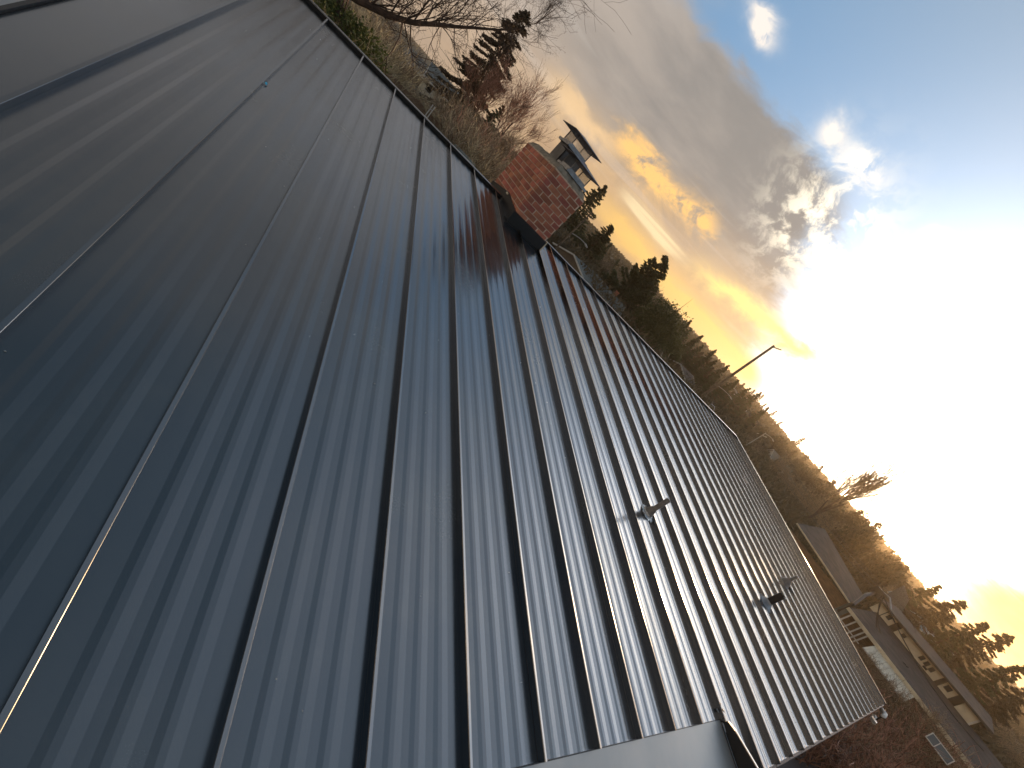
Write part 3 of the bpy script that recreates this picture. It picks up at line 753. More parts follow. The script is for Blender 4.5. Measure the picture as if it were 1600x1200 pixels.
def shrub(seed, mat_, n=110, h=2.4, w=1.5, minr=.006, thick=1.0):
    rr = random.Random(seed); mb = MB()
    for k in range(n):
        a = rr.uniform(0, 6.28); s = rr.random() ** .5 * w * .35
        p = Vector((math.cos(a) * s, math.sin(a) * s, 0)); d = Vector((math.cos(a) * rr.uniform(.1, .8), math.sin(a) * rr.uniform(.1, .8), 1)).normalized()
        L = h * rr.uniform(.55, 1.0); pts = [p]
        for q in range(4):
            d = (d + Vector((rr.uniform(-.25, .25), rr.uniform(-.25, .25), rr.uniform(-.2, .08)))).normalized(); pts.append(pts[-1] + d * L / 4)
        mb.tube(pts, [q_ * thick for q_ in (.012, .010, .008, .007, .004)], 3, False)
        for q in range(9):
            t = rr.uniform(.8, 3.95); i = int(t); b = pts[i].lerp(pts[i + 1], t - i)
            dd = (d + Vector((rr.gauss(0, .7), rr.gauss(0, .7), rr.gauss(.1, .5)))).normalized(); l2 = L * rr.uniform(.12, .3)
            c = b + dd * l2 * .5 + Vector((rr.uniform(-.05, .05), rr.uniform(-.05, .05), rr.uniform(-.03, .05)))
            mb.tube([b, c, b + dd * l2], [.005, minr, .002], 3, False)
    return mb.mesh('twigs', mat_)
S_brown, S_yel, S_red = shrub(1, M_TWIG), shrub(2, M_TWIGYEL), shrub(3, M_TWIGRED, 30, 3.2, 2.8, .012, thick=2.0)
def leaf_ball(seed, mat_, w, h, n, leaf):
    return round_crown(w, h, n, seed, mat_, leaf, 18)
S_green = leaf_ball(12, M_GREEN, 2.6, 2.6, 11000, .075)

# --- north side, beyond the ridge
BIGTREE = place_bare('bare_tree', 'big bare tree whose dark limb reaches over the roof ridge', 'tree', B_big, at(98.5, 17.5), 2.2, 1.12)
pb = place_conifer('pine_tree', 'ragged brown-green conifer between the bare limb and the feathery bare tree', 'tree', C_pineBr, T_spr, at(79.2, 50), .4, (1.5, 1.5, 1.22))
place_bare('bare_tree', 'tall feathery bare tree with reddish twigs behind the chimney', 'tree', B_birch, at(74.6, 44), 1.1, .98)
place_bare('bare_tree', 'pale bare tree crowding the left side of the reddish feathery one', 'tree', B_birch, at(76.2, 47), 3.6, .86)
place_bare('bare_tree', 'low spreading bare tree between the feathery tree and the chimney', 'tree', B_brown, at(72.6, 40), 3.1, .72)
place_bare('bare_tree', 'smaller bare tree at the foot of the reddish one, left of the chimney', 'tree', B_open, at(72.0, 34), 2.6, .50)
place_conifer('pine_tree', 'dark bushy conifer half hidden behind the reddish bare tree', 'tree', C_spruceB, T_spr, at(75.4, 60), 1.4, (.9, .9, .62))
ORD = ['first', 'second', 'third', 'fourth', 'fifth', 'sixth', 'seventh', 'eighth', 'ninth', 'tenth', 'eleventh', 'twelfth', 'thirteenth', 'fourteenth', 'fifteenth', 'sixteenth', 'seventeenth', 'eighteenth', 'nineteenth', 'twentieth']
_used = {}
def uniq(lab):
    _used[lab] = _used.get(lab, 0) + 1
    return lab if _used[lab] == 1 else lab + ', ' + ORD[_used[lab] - 1] + ' back'
def ridge_label(look, a, r):
    x = CAM.x + 5.9 / math.tan(a * D2R); k = (2.65 - x) / SP
    row = 'near' if r < 18.5 else 'midway' if r < 25 else 'far'
    if k < 0: return uniq(look + ' behind the chimney, ' + row)
    return uniq('%s above the %s bay left of the chimney, %s' % (look, ORD[min(19, int(k))], row))
MARKS = [(62, 'chimney'), (48.4, 'tall cedar'), (42.4, 'broad evergreen'), (31.9, 'tall wooden pole'), (24.2, 'short street lamp'), (14.4, 'fan shaped bare tree'), (9.5, 'sun'), (3.4, 'first big spruce'), (0.4, 'tallest spruce')]
_seg = {}
def mark_label(look, a, where=''):
    m = [n for d, n in MARKS if d >= a][-1]
    k = _seg.get((look, m), 0); _seg[(look, m)] = k + 1
    return '%s, %s to the right of the %s%s' % (look, ORD[k], m, where)
rr = random.Random(77)
NB = [(93.8, 13, 'g'), (92.6, 15.5, 'g'), (91.4, 13.5, 'g'), (90.3, 17, 'g'), (89.0, 22, 'y'), (87.6, 21, 'y'), (86.5, 24, 'b'), (85.2, 22.5, 'y'), (83.8, 24, 'b'), (91.8, 20, 'y'),
      (81.6, 30, 'b'), (80.2, 19.5, 'y'), (78.8, 21, 'b'), (77.6, 19, 'b'), (76.3, 21, 'y'), (75.0, 20, 'b'), (73.7, 22, 'b'), (72.4, 20, 'y'), (71.2, 23, 'r'), (79.2, 27, 'y'), (76.8, 28, 'b'), (74.4, 28, 'b'), (72.2, 30, 'r'),
      (94.5, 19, 'g'), (87.9, 16.5, 'y'), (85.8, 18, 'y'), (84.6, 17.5, 'b'), (82.8, 19, 'y'), (90.9, 24, 'y'), (89.4, 26, 'b'), (82.4, 27, 'y'), (80.9, 25, 'b'), (79.7, 32, 'y'), (77.9, 33, 'b'), (75.6, 33, 'y'), (73.2, 26, 'b'), (70.2, 24, 'b'), (69.0, 22, 'y'), (88.2, 30, 'b'), (86.0, 33, 'b'), (90.0, 30, 'b'), (84.4, 36, 'b')]
LBL = {'g': 'green-leaved shrub', 'y': 'straw coloured bare shrub', 'b': 'dull brown bare shrub', 'r': 'reddish bare shrub'}
for a, r, kd in NB:
    if kd != 'g' and r < 20.5 and 77 < a < 90: r += 3.6
    p = at(a, r); t = thing('garden_shrub', ridge_label(LBL[kd], a, r), 'shrub', p, (0, 0, rr.uniform(0, 6)), 'shrubs in the yard beyond the ridge')
    s = rr.uniform(.95, 1.25) * (1.0 + (r - 18) * .022); s *= .46 if 78.6 < a < 86.8 else 1.0
    t.scale = (s * 1.05, s * 1.05, s * (1.0 if kd != 'g' else .85))
    if kd == 'g':
        link('foliage', S_green, t); link('twigs', S_yel, t)
    else: link('twigs', {'y': S_yel, 'b': S_brown, 'r': S_red}[kd], t)
# the dark limb of the big bare tree, reaching across the sky, with its own side twigs
def limb():
    rr = random.Random(17); big, fine = MB(), MB()
    path = [(98.3, -6.5, 17.3), (96.8, -3.4, 17.0), (94.6, -2.3, 16.6), (91.8, -1.4, 16.2), (89.1, -.2, 15.8), (87.0, 1.2, 15.5), (85.4, 2.7, 15.2), (83.9, 4.0, 15.0), (82.5, 5.3, 14.8), (80.6, 7.0, 14.6), (79.0, 8.7, 14.4), (78.0, 10.4, 14.3), (77.5, 12.4, 14.2)]
    pts = [Vector((CAM.x + r * math.cos(a * D2R), CAM.y + r * math.sin(a * D2R), CAM.z + r * math.tan(e * D2R))) for a, e, r in path]
    rad = [.13, .12, .11, .10, .085, .07, .058, .046, .036, .027, .019, .013, .006]
    big.tube(pts, rad, 8)
    def twig(p, d, L, r, lv):
        q = p; ps = [p]
        for k in range(4):
            d = (d + Vector((rr.uniform(-.28, .28), rr.uniform(-.28, .28), rr.uniform(-.22, .26)))).normalized(); q = q + d * L / 4; ps.append(q)
        fine.tube(ps, [r, r * .8, r * .62, r * .45, .003], 3, False)
        if lv < 3:
            for k in range(rr.randint(3, 5)):
                t = rr.uniform(.5, 3.9); i = int(t); b = ps[i].lerp(ps[i + 1], t - i)
                twig(b, (d + Vector((rr.gauss(0, .7), rr.gauss(0, .7), rr.gauss(.1, .6)))).normalized(), L * rr.uniform(.38, .62), r * .55, lv + 1)
    for k in range(64):
        t = rr.uniform(1.5, 11.9); i = int(t); b = pts[i].lerp(pts[i + 1], t - i); ax = (pts[i + 1] - pts[i]).normalized()
        s = 1 if rr.random() < .62 else -1
        d = (ax * rr.uniform(.2, .8) + Vector((rr.uniform(-.4, .4), rr.uniform(-.5, .5), s * rr.uniform(.3, 1.0)))).normalized()
        twig(b, d, rr.uniform(.8, 2.3) * (1.15 - i / 16), max(.007, rad[i] * .30), 0)
    return big.mesh('limb', M_BARK), fine.mesh('limb_twigs', M_BARK)
a_, b_ = limb(); 
for m_, nm in ((a_, 'limb'), (b_, 'limb_twigs')):
    o = link(nm, m_, BIGTREE); o.matrix_parent_inverse = (Matrix.Translation(BIGTREE.location) @ Matrix.Rotation(2.2, 4, 'Z') @ Matrix.Scale(1.12, 4)).inverted()
# timber fence of boards
def fence(name, label, A, B, hgt, cat='fence'):
    t = thing(name, label, cat, A); d = (B - A); L = d.length; u = d.normalized(); t.rotation_euler = (0, 0, math.atan2(d.y, d.x))
    n = int(L / .15); bm_ = MB().box((0, -.012, 0), (.143, .012, hgt)).mesh('board', M_WOOD)
    rr = random.Random(5)
    for k in range(n): link('board', bm_, t, (k * .15, rr.uniform(-.004, .004), rr.uniform(-.03, .015)))
    for z in (.35, hgt - .3): MB().box((0, .014, z), (L, .06, z + .09)).build('rail', M_WOOD, t)
    k = 0
    while k <= L:
        MB().box((k, .06, -.3), (k + .1, .16, hgt + .05)).build('post', M_WOOD, t); k += 2.4
    return t
fence('board_fence', 'weathered brown board fence showing just above the roof ridge', at(89.4, 19, -2.55), at(77.5, 20.5, -2.55), 1.72)
# the small grey-roofed house north
def gable_house(name, label, P, rz, w, d, hw, hr, wall, roofm, trim, over=.4, windows=(), chimney=None, cat='house', group=None):
    """ridge runs along local x (length w); eaves along x; P is the ground under its centre"""
    t = thing(name, label, cat, P, (0, 0, rz), group)
    b = MB(); x, y = w / 2, d / 2
    b.v = [(-x, -y, -1), (x, -y, -1), (x, y, -1), (-x, y, -1), (-x, -y, hw), (x, -y, hw), (x, y, hw), (-x, y, hw), (-x, 0, hw + hr), (x, 0, hw + hr)]
    b.f = [(0, 1, 5, 4), (2, 3, 7, 6), (1, 2, 6, 9, 5), (3, 0, 4, 8, 7), (0, 3, 2, 1)]
    b.build('wall', wall, t)
    ex, ey = x + over, y + over; dz = hr * over / y
    for s in (-1, 1):
        q = MB(); q.v = [(-ex, s * ey, hw - dz + .02), (ex, s * ey, hw - dz + .02), (ex, 0, hw + hr + .02), (-ex, 0, hw + hr + .02), (-ex, s * ey, hw - dz + .16), (ex, s * ey, hw - dz + .16), (ex, 0, hw + hr + .17), (-ex, 0, hw + hr + .17)]
        q.f = [(0, 1, 2, 3), (7, 6, 5, 4), (0, 4, 5, 1), (1, 5, 6, 2), (3, 2, 6, 7), (0, 3, 7, 4)]
        q.build('roof_slope', roofm, t)
        MB().box((-ex, s * ey - .03, hw - dz - .06), (ex, s * ey + .03, hw - dz + .12)).build('gutter', trim, t)
        for e in (-1, 1):
            q = MB(); X0 = e * (ex + .02)
            q.v = [(X0 - .03, s * ey, hw - dz - .04), (X0 + .03, s * ey, hw - dz - .04), (X0 + .03, s * ey, hw - dz + .2), (X0 - .03, s * ey, hw - dz + .2),
                   (X0 - .03, 0, hw + hr - .04), (X0 + .03, 0, hw + hr - .04), (X0 + .03, 0, hw + hr + .2), (X0 - .03, 0, hw + hr + .2)]
            q.f = [(0, 1, 2, 3), (4, 7, 6, 5), (0, 4, 5, 1), (1, 5, 6, 2), (2, 6, 7, 3), (3, 7, 4, 0)]
            q.build('verge_board', trim, t)
    for (sx, cx, cz, ww, wh) in windows:     # sx: 's' south side (-y), 'w' west end (-x)
        if sx == 's': a, c = (cx - ww / 2, -y - .05, cz - wh / 2), (cx + ww / 2, -y - .004, cz + wh / 2); g1, g2 = (cx - ww / 2 + .07, -y - .06, cz - wh / 2 + .07), (cx + ww / 2 - .07, -y - .052, cz + wh / 2 - .07)
        else: a, c = (-x - .05, cx - ww / 2, cz - wh / 2), (-x - .004, cx + ww / 2, cz + wh / 2); g1, g2 = (-x - .06, cx - ww / 2 + .07, cz - wh / 2 + .07), (-x - .052, cx + ww / 2 - .07, cz + wh / 2 - .07)
        f = MB().box(a, c).build('window', trim, t); MB().box(g1, g2).build('pane', M_GLASS, f)
    if chimney: MB().box((chimney - .35, -.3, hw), (chimney + .35, .3, hw + hr + .9)).build('chimney', M_BRICK, t)
    return t
P = at(81.9, 62, -2.6)
gh = gable_house('cottage', 'small cottage with grey-green roof and white verge boards seen past the ridge', P, math.radians(-4), 3.4, 3.4, 1.65, 1.25, M_CREAM, M_SHIN2, M_WHITE, .35, [('s', -.8, .8, .9, .8)])
vr = random.Random(3)
for k in range(7): MB().box((vr.uniform(-1.3, 1.2), -.9, 2.45), (0, 0, 0)) if False else None
for k in range(6):
    x, y = vr.uniform(-1.3, 1.2), vr.uniform(-1.5, -.3); z = 1.65 + 1.25 * (1 + y / 1.7) + .15
    MB().tube([(x, y, z - .1), (x, y, z + .18)], .05, 6).build('roof_vent', M_BLACK, gh)
P = at(78.0, 66, -3.2); gable_house('shed', 'low grey-roofed shed right of the cottage beyond the ridge', P, math.radians(-4), 3.6, 3.0, 1.0, .8, M_STUCCO, M_SHIN2, M_WHITE, .3)
P = at(84.6, 66, -3.0); gable_house('shed', 'grey-roofed outbuilding left of the cottage beyond the ridge', P, math.radians(-4), 3.0, 3.0, 1.55, 1.1, M_STUCCO, M_SHIN2, M_WHITE, .3)
gp = MB().box((0, 0, 0), (1.1, .03, 1.75)); o = gp.build('garden_screen', M_BLUE); o.location = at(76.95, 19.0, -2.62); o.rotation_euler = (0, 0, -.25)
tag(o, 'pale blue-grey upright screen standing just beyond the ridge', 'screen')
wp = MB().tube([(0, 0, 0), (0, 0, 2.12)], .02, 6).tube([(.10, 0, 0), (.10, 0, 2.12)], .02, 6)
for k in range(6): wp.tube([(0, 0, .3 + k * .33), (.10, 0, .3 + k * .33)], .012, 5)
o = wp.build('garden_ladder', M_WHITE); o.location = at(81.3, 19.2, -2.62); tag(o, 'thin white ladder leaning by the brown board fence', 'ladder')

# --- north-east, right of the chimney
place_conifer('spruce_tree', 'dark spruce rising directly right of the chimney', 'tree', C_spruceB, T_spr, at(60.4, 88), .3, (2.0, 2.0, 1.36))
place_conifer('spruce_tree', 'shorter dark spruce behind the street lamp near the chimney', 'tree', C_spruceA, T_spr, at(56.2, 84), 2.3, (2.1, 2.1, .98))
place_conifer('spruce_tree', 'bushy dark conifer low beside the chimney lamp pole', 'tree', C_laurel, T_far, at(57.6, 84), 2.3, (.72, .72, .62))
for i, (a, r, s) in enumerate(((53.0, 98, .82), (51.2, 95, .80))):
    place_bare('bare_tree', ('brown bare tree between the short spruce and the cedar', 'brown bare tree standing against the left side of the tall cedar')[i], 'tree', B_brown, at(a, r), i * 2.1, s)
place_conifer('cedar_tree', 'dense dark green cone shaped cedar taller than its neighbours', 'tree', C_cedar, T_spr, at(48.4, 80), .9, (2.15, 2.15, 1.34))
place_bare('bare_tree', 'bare tree with loose twigs behind the right flank of the cedar', 'tree', B_open, at(46.0, 88), 1.9, 1.08)
place_bare('bare_tree', 'bare tree against the bright sky between cedar and laurel', 'tree', B_brown, at(43.9, 95), .9, .98)
place_conifer('laurel_tree', 'broad rounded dark evergreen covering the roof ridge middle', 'tree', C_laurel, T_far, at(42.4, 74), 1.0, (1.12, 1.12, 1.22))
place_conifer('laurel_tree', 'lower rounded evergreen at the right foot of the broad evergreen', 'tree', C_laurel, T_far, at(38.9, 86), 2.7, (.72, .72, .80))
def street_lamp(label, P, h, armaz, arm=2.2, polem=None, zarm=None, name='street_lamp', pr=.13):
    t = thing(name, label, 'street lamp' if zarm else 'pole', P)
    MB().tube([(0, 0, -.5), (0, 0, h * .5), (0, 0, h)], [pr, pr * .85, pr * .65], 10).build('pole', polem or M_POLE, t)
    if zarm:
        u = Vector((math.cos(armaz * D2R), math.sin(armaz * D2R), 0)); z = zarm
        pts = [Vector((0, 0, z)) + u * (arm * s_) + Vector((0, 0, .45 * math.sin(min(s_ * 1.8, 1.57)))) for s_ in (0, .25, .5, .75, 1)]
        MB().tube(pts, .06, 7).build('arm', M_STEELPOLE, t)
        MB().tube([pts[-1], pts[-1] + u * .35 + Vector((0, 0, -.10)), pts[-1] + u * .7 + Vector((0, 0, -.16))], [.10, .16, .08], 8).build('lamp_head', M_STEELPOLE, t)
    return t
P = at(59.3, 62, -4.6); street_lamp('wooden pole with a curved lamp arm just right of the chimney', P, 7.9, -35, 2.4, zarm=4.0, pr=.16)
P = at(31.9, 98, -5.0); tp_ = street_lamp('tallest bare wooden pole rising above the skyline', P, 19.0, -60, 3.4, zarm=5.8, pr=.34, name='utility_pole')
tp_['category'] = 'utility pole'
MB().tube([(0, 0, 18.6), (.9, -1.2, 19.4)], .12, 6).build('top_bracket', M_POLE, tp_)
P = at(24.2, 120, -4.4); street_lamp('short slanted-arm street lamp in front of the far brown wood', P, 6.5, -50, 2.0, M_STEELPOLE, 6.2, pr=.14)
# a few roofs low between the trees, and the small far houses on the hillside
gable_house('house', 'grey roofed house low behind the ridge right of the chimney', at(55.2, 70, -5.3), math.radians(35), 11, 7, 1.7, 1.1, M_STUCCO, M_SHIN2, M_WHITE)
gable_house('house', 'pale walled house below the cedar with a small red chimney', at(50.5, 74, -5.2), math.radians(-35), 8, 6, 1.7, 1.2, M_CREAM, M_SHIN2, M_WHITE, chimney=1.5)
gable_house('house', 'brown house with grey roof hidden behind the laurel trees', at(35.6, 90, -5.4), math.radians(20), 11, 7, 2.1, 1.5, M_STUCCO, M_SHIN, M_WHITE, windows=[('s', -2, 1.2, 1.6, .9), ('s', 1.5, 1.2, 1.6, .9)])
HL = ['pale house highest on the far hillside behind the tall pole', 'small pale house right of the tall pole on the hillside', 'cream house among conifers below the skyline', 'long low house above the short street lamp', 'tiny white house left of the short street lamp', 'grey house at the foot of the wooded hill', 'small house with bright gable deep in the brown wood', 'white house low in the brown wood near the power lines', 'house with two bright windows far behind the broad evergreen']
rr = random.Random(9)
for i, (a, r, w) in enumerate(((34.5, 300, 11), (29.6, 250, 10), (27.6, 330, 12), (24.8, 420, 16), (26.0, 190, 9), (22.6, 170, 10), (17.8, 210, 9), (20.6, 150, 8), (37.0, 160, 10))):
    gable_house('far_house', HL[i], at(a, r), math.radians(rr.uniform(-60, 60)), w, 8, 3.0, 2.0, (M_CREAM, M_WHITE, M_STUCCO)[i % 3], (M_SHIN, M_SHIN2)[i % 2], M_WHITE, windows=[('s', -2, 1.6, 1.6, 1.2), ('s', 2, 1.6, 1.6, 1.2), ('w', 0, 1.6, 1.6, 1.2)], group='houses on the far hillside')

# skyline conifers standing out one by one
SK = [(37.2, 130, 6.8), (36.2, 150, 8), (35.0, 170, 8.6), (33.9, 120, 8.2), (33.2, 125, 7.4), (30.2, 260, 11), (28.9, 330, 13), (27.9, 420, 15), (26.9, 330, 12.5), (25.6, 400, 14), (24.3, 330, 12), (22.4, 160, 9.6), (21.6, 300, 15.5), (20.9, 170, 9), (19.8, 200, 11.5), (19.0, 160, 9.8), (18.2, 190, 12.8), (17.2, 150, 10.5), (16.4, 160, 12.5), (15.3, 150, 12), (12.9, 140, 12.5), (12.0, 150, 13), (11.2, 140, 13.5), (8.2, 150, 12.4), (7.2, 140, 11.6), (6.5, 150, 10.8)]
rr = random.Random(13)
for i, (a, r, h) in enumerate(sorted(SK, reverse=True)):
    cr = (C_farspr, C_round2, C_farspr, C_round)[i % 4] if h > 9 else C_farspr
    if r > 240: cr = C_farspr
    kx = h / 10 * (rr.uniform(.9, 1.15) if cr is C_farspr else rr.uniform(1.0, 1.3))
    sz = h / 10 if cr is C_farspr else h / (6.4 if cr is C_round else 7.3)
    place_conifer('skyline_tree', mark_label('pointed skyline tree' if cr is C_farspr else 'rounded skyline tree', a), 'tree', cr, T_far, at(a, r), rr.uniform(0, 6), (kx, kx, sz), 'trees on the eastern skyline')
for i, (a, r, h) in enumerate(((54.6, 96, 6.2), (52.4, 104, 5.4), (46.6, 92, 7.6), (45.0, 98, 6.6), (40.3, 110, 8.6), (39.4, 98, 7.2), (37.9, 112, 8.6), (36.9, 104, 7.4), (35.5, 112, 8.9), (34.4, 106, 7.6), (33.0, 112, 9.0), (30.9, 128, 8.8), (29.4, 140, 9.4), (28.3, 150, 10.4), (26.4, 150, 9.4))):
    place_conifer('roadside_conifer', mark_label('pointed green-brown conifer below the skyline', a), 'tree', (C_spruceA, C_spruceB)[i % 2], T_spr, at(a, r), i * 1.9, (h / 10 * 1.2, h / 10 * 1.2, h / 10 * 1.25), 'pointed conifers between the chimney and the street lamp')
# brown bare masses in front of them
for i, (a, r, s) in enumerate(((23.6, 125, .9), (20.4, 118, .95), (18.6, 122, 1.0), (16.8, 115, 1.02), (15.4, 118, 1.0), (13.8, 112, 1.05), (12.2, 110, 1.0), (10.6, 112, 1.05), (9.0, 118, 1.0), (7.4, 120, .95), (5.6, 125, .85), (3.6, 128, .9), (-.6, 118, .8), (-2.4, 112, .85), (-4.2, 110, .9), (-6.0, 100, .9), (-7.8, 95, .9))):
    place_bare('bare_tree', mark_label('bare brown thicket tree', a), 'tree', (B_brown, B_open, B_brown)[i % 3], at(a, r), i * 1.7, (s * 1.15, s * 1.15, s), 'bare trees of the eastern thicket')
place_bare('bare_tree', 'tall fan of bare branches standing alone against the white sky', 'tree', B_fan, at(14.4, 104), .5, (2.3, 2.3, 2.45))
place_conifer('leafy_tree', 'loose leafy tree with the sun shining through its gap', 'tree', C_round, T_far, at(10.9, 100), .8, (.85, .85, 1.75))
place_conifer('leafy_tree', 'loose leafy tree just right of the sun', 'tree', C_round, T_far, at(8.0, 98), 2.2, (.72, .72, 1.6))
for i, (a, r, w, h, k) in enumerate(((3.4, 92, 1.45, 1.22, 0), (1.6, 88, 1.35, 1.22, 1), (.4, 96, 1.3, 1.36, 0), (-1.6, 90, 1.3, 1.22, 1), (-3.0, 92, 1.3, 1.1, 0), (5.0, 102, 1.2, 1.15, 1))):
    place_conifer('spruce_tree', ('first big spruce right of the sun, above the blue shed', 'spruce with ragged tip behind the cream walled house', 'tallest spruce of the row right of the sun', 'spruce at the right edge of the row behind the long house', 'outermost spruce of the row, cut by the frame edge', 'narrow spruce closest to the sun in the row')[i], 'tree', (C_pineBr, C_spruceA)[k], T_spr, at(a, r), i * 1.3, (w, w, h))
# the solid mass of the wood behind
def far_wood():
    rng = np.random.default_rng(5); n = 76000
    azs = rng.uniform(-16, 76, n); rs = 130 + 480 * rng.random(n) ** 1.3
    grid = rng.random((200, 60))
    ia = ((azs + 16) / 92 * 199).astype(int); ir = ((rs - 130) / 480 * 59).astype(int)
    hgt = (1.6 + 5.0 * grid[ia, ir] ** 1.5) * np.where(azs > 47, .5, 1.0)
    x = CAM.x + rs * np.cos(np.radians(azs)); y = CAM.y + rs * np.sin(np.radians(azs))
    z = np.array([H(a, b) for a, b in zip(x, y)])
    C_ = np.stack([x, y, z + hgt * rng.random(n) ** .6], 1)
    d = rng.normal(size=(n, 3)) + np.array([0, 0, .8])
    s = 1.2 + (rs - 130) / 480 * 2.2
    V, F = leaf_quads(C_, d, s * (.7 + .6 * rng.random(n)), s * (.6 + .5 * rng.random(n)), rng)
    tag(link('far_wood', np_mesh('far_wood', V, F, M_FAR)), kind='stuff')
far_wood()
def near_scrub():
    """tangled brush covering the ground east of the house"""
    rng = np.random.default_rng(6); n = 85000
    azs = rng.uniform(-14, 62, n); rs = 66 + 130 * rng.random(n) ** 1.2
    x = CAM.x + rs * np.cos(np.radians(azs)); y = CAM.y + rs * np.sin(np.radians(azs))
    keep = ~((x > 46) & (x < 82) & (y < 10) & (y > -22)); x, y = x[keep], y[keep]; n = len(x)
    z = np.array([H(a, b) for a, b in zip(x, y)])
    C_ = np.stack([x, y, z + rng.random(n) ** 1.5 * 3.2], 1)
    V, F = leaf_quads(C_, rng.normal(size=(n, 3)) + np.array([0, 0, 1.0]), .5 + .9 * rng.random(n), .10 + .25 * rng.random(n), rng)
    tag(link('brush', np_mesh('brush', V, F, M_FAR)), kind='stuff')
near_scrub()

# ------------------------------------------------------------------ the long house to the east
EX = 50.0                                              # its eave line runs along y
nb = thing('long_house', 'long low house with broad grey shingle roofs and cream clerestory walls', 'house', (EX, -6, H(EX, -6)))
gz = H(EX, -6)
def nbo(mb, name, m, parent=nb, **k):
    mb.v = [(x - EX, y + 6, z - gz) for x, y, z in mb.v] if parent is nb else mb.v
    return mb.build(name, m, parent, **k)
def slab(x0, x1, y0, y1, z0, z1, th=.18):
    mb = MB(); mb.v = [(x0, y0, z0), (x1, y0, z1), (x1, y1, z1), (x0, y1, z0), (x0, y0, z0 + th), (x1, y0, z1 + th), (x1, y1, z1 + th), (x0, y1, z0 + th)]
    mb.f = [(0, 3, 2, 1), (4, 5, 6, 7), (0, 1, 5, 4), (1, 2, 6, 5), (2, 3, 7, 6), (3, 0, 4, 7)]; return mb
Z = lambda x, e: CAM.z + (x - CAM.x) * math.tan(e * D2R)
Yb = lambda x, a: CAM.y + (x - CAM.x) * math.tan(a * D2R)
zE, zW, zT = Z(EX, -4.3), Z(62, -2.5), Z(62, -1.62)
nbo(slab(EX, 62.3, -19, Yb(EX, 6.2), zE - .18, zW - .18), 'lower_roof', M_SHIN)
nbo(slab(61.4, 76, Yb(62, -4.4), Yb(62, 5.9), zT, Z(76, -.95)), 'upper_roof', M_SHIN)
nbo(slab(76, 90, Yb(62, -4.4), Yb(62, 5.9), Z(76, -.95), zT), 'upper_roof', M_SHIN)
nbo(MB().box((EX - .06, -19, zE - .26), (EX + .0, Yb(EX, 6.2), zE + .03)), 'fascia', M_CREAM)
nbo(MB().box((61.34, Yb(62, -4.4), zT - .02), (61.4, Yb(62, 5.9), zT + .18)), 'fascia', M_BLACK)
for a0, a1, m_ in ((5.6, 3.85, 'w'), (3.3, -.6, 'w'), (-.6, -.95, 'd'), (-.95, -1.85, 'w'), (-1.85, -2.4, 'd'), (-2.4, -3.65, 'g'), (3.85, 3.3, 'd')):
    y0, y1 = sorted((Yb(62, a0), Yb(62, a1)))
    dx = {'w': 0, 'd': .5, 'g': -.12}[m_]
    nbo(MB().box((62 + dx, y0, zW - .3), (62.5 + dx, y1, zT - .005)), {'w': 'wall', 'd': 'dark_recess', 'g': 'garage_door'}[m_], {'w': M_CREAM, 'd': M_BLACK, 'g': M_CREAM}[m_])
def nwin(a, e0, e1, da, frames=True):
    y0, y1 = Yb(62, a - da / 2), Yb(62, a + da / 2); z0, z1 = Z(62, e0), Z(62, e1)
    f = nbo(MB().box((61.93, y0 - .05, z0 - .05), (61.99, y1 + .05, z1 + .05)), 'window', M_CREAM)
    q = MB().box((61.915, y0, z0), (61.925, y1, z1)); q.v = [(x - EX, y + 6, z - gz) for x, y, z in q.v]; q.build('pane', M_GLASS, f)
nwin(4.35, -2.2, -1.8, .35); nwin(2.8, -2.15, -1.85, .35)
for a in (1.0, .55, .1): nwin(a, -2.25, -1.8, .3)
nwin(.35, -2.45, -2.27, .35)
nwin(-1.3, -2.2, -1.75, .42)
nbo(MB().box((61.98, Yb(62, 4.72), zW - .2), (61.995, Yb(62, 4.78), zT)), 'downspout', M_BLACK)
nbo(MB().box((61.85, Yb(62, -3.62), zW - .1), (61.87, Yb(62, -3.5), zT - .04)), 'door_frame', M_WHITE)
# west wall, posts and porch under the lower eave
nbo(MB().box((EX + 2.2, -19, gz - .5), (EX + 2.5, Yb(EX, 6.1), zE - .35)), 'wall', M_WOOD)
for a in (5.6, 5.0, 4.45, 4.05, 3.7): nbo(MB().box((EX + .1, Yb(EX, a) - .055, gz - .5), (EX + .2, Yb(EX, a) + .055, zE - .2)), 'porch_post', M_WHITE)
nbo(MB().box((EX + .06, Yb(EX, 6.1), zE - 1.25), (EX + .16, Yb(EX, 3.4), zE - 1.17)), 'porch_rail', M_WHITE)
# cream awning sheet slung below the eave, in ribs
y0, y1 = Yb(EX - 3, -1.25), Yb(EX - 3, 3.05); n = 9
for k in range(n):
    a, b = y0 + (y1 - y0) * k / n, y0 + (y1 - y0) * (k + 1) / n - .012
    nbo(slab(EX - 3.2, EX - .1, a, b, Z(EX - 3.2, -5.55), Z(EX - .1, -4.62), .03), 'awning_panel', M_CREAM)
nbo(MB().box((EX - 3.26, y0, Z(EX - 3.2, -5.62)), (EX - 3.2, y1, Z(EX - 3.2, -5.5))), 'awning_edge', M_WHITE)
# second gutter rail beyond the awning
nbo(MB().box((EX - 1.3, -19, zE - .62), (EX - 1.22, Yb(EX, -2.3), zE - .50)), 'gutter_rail', M_CREAM)
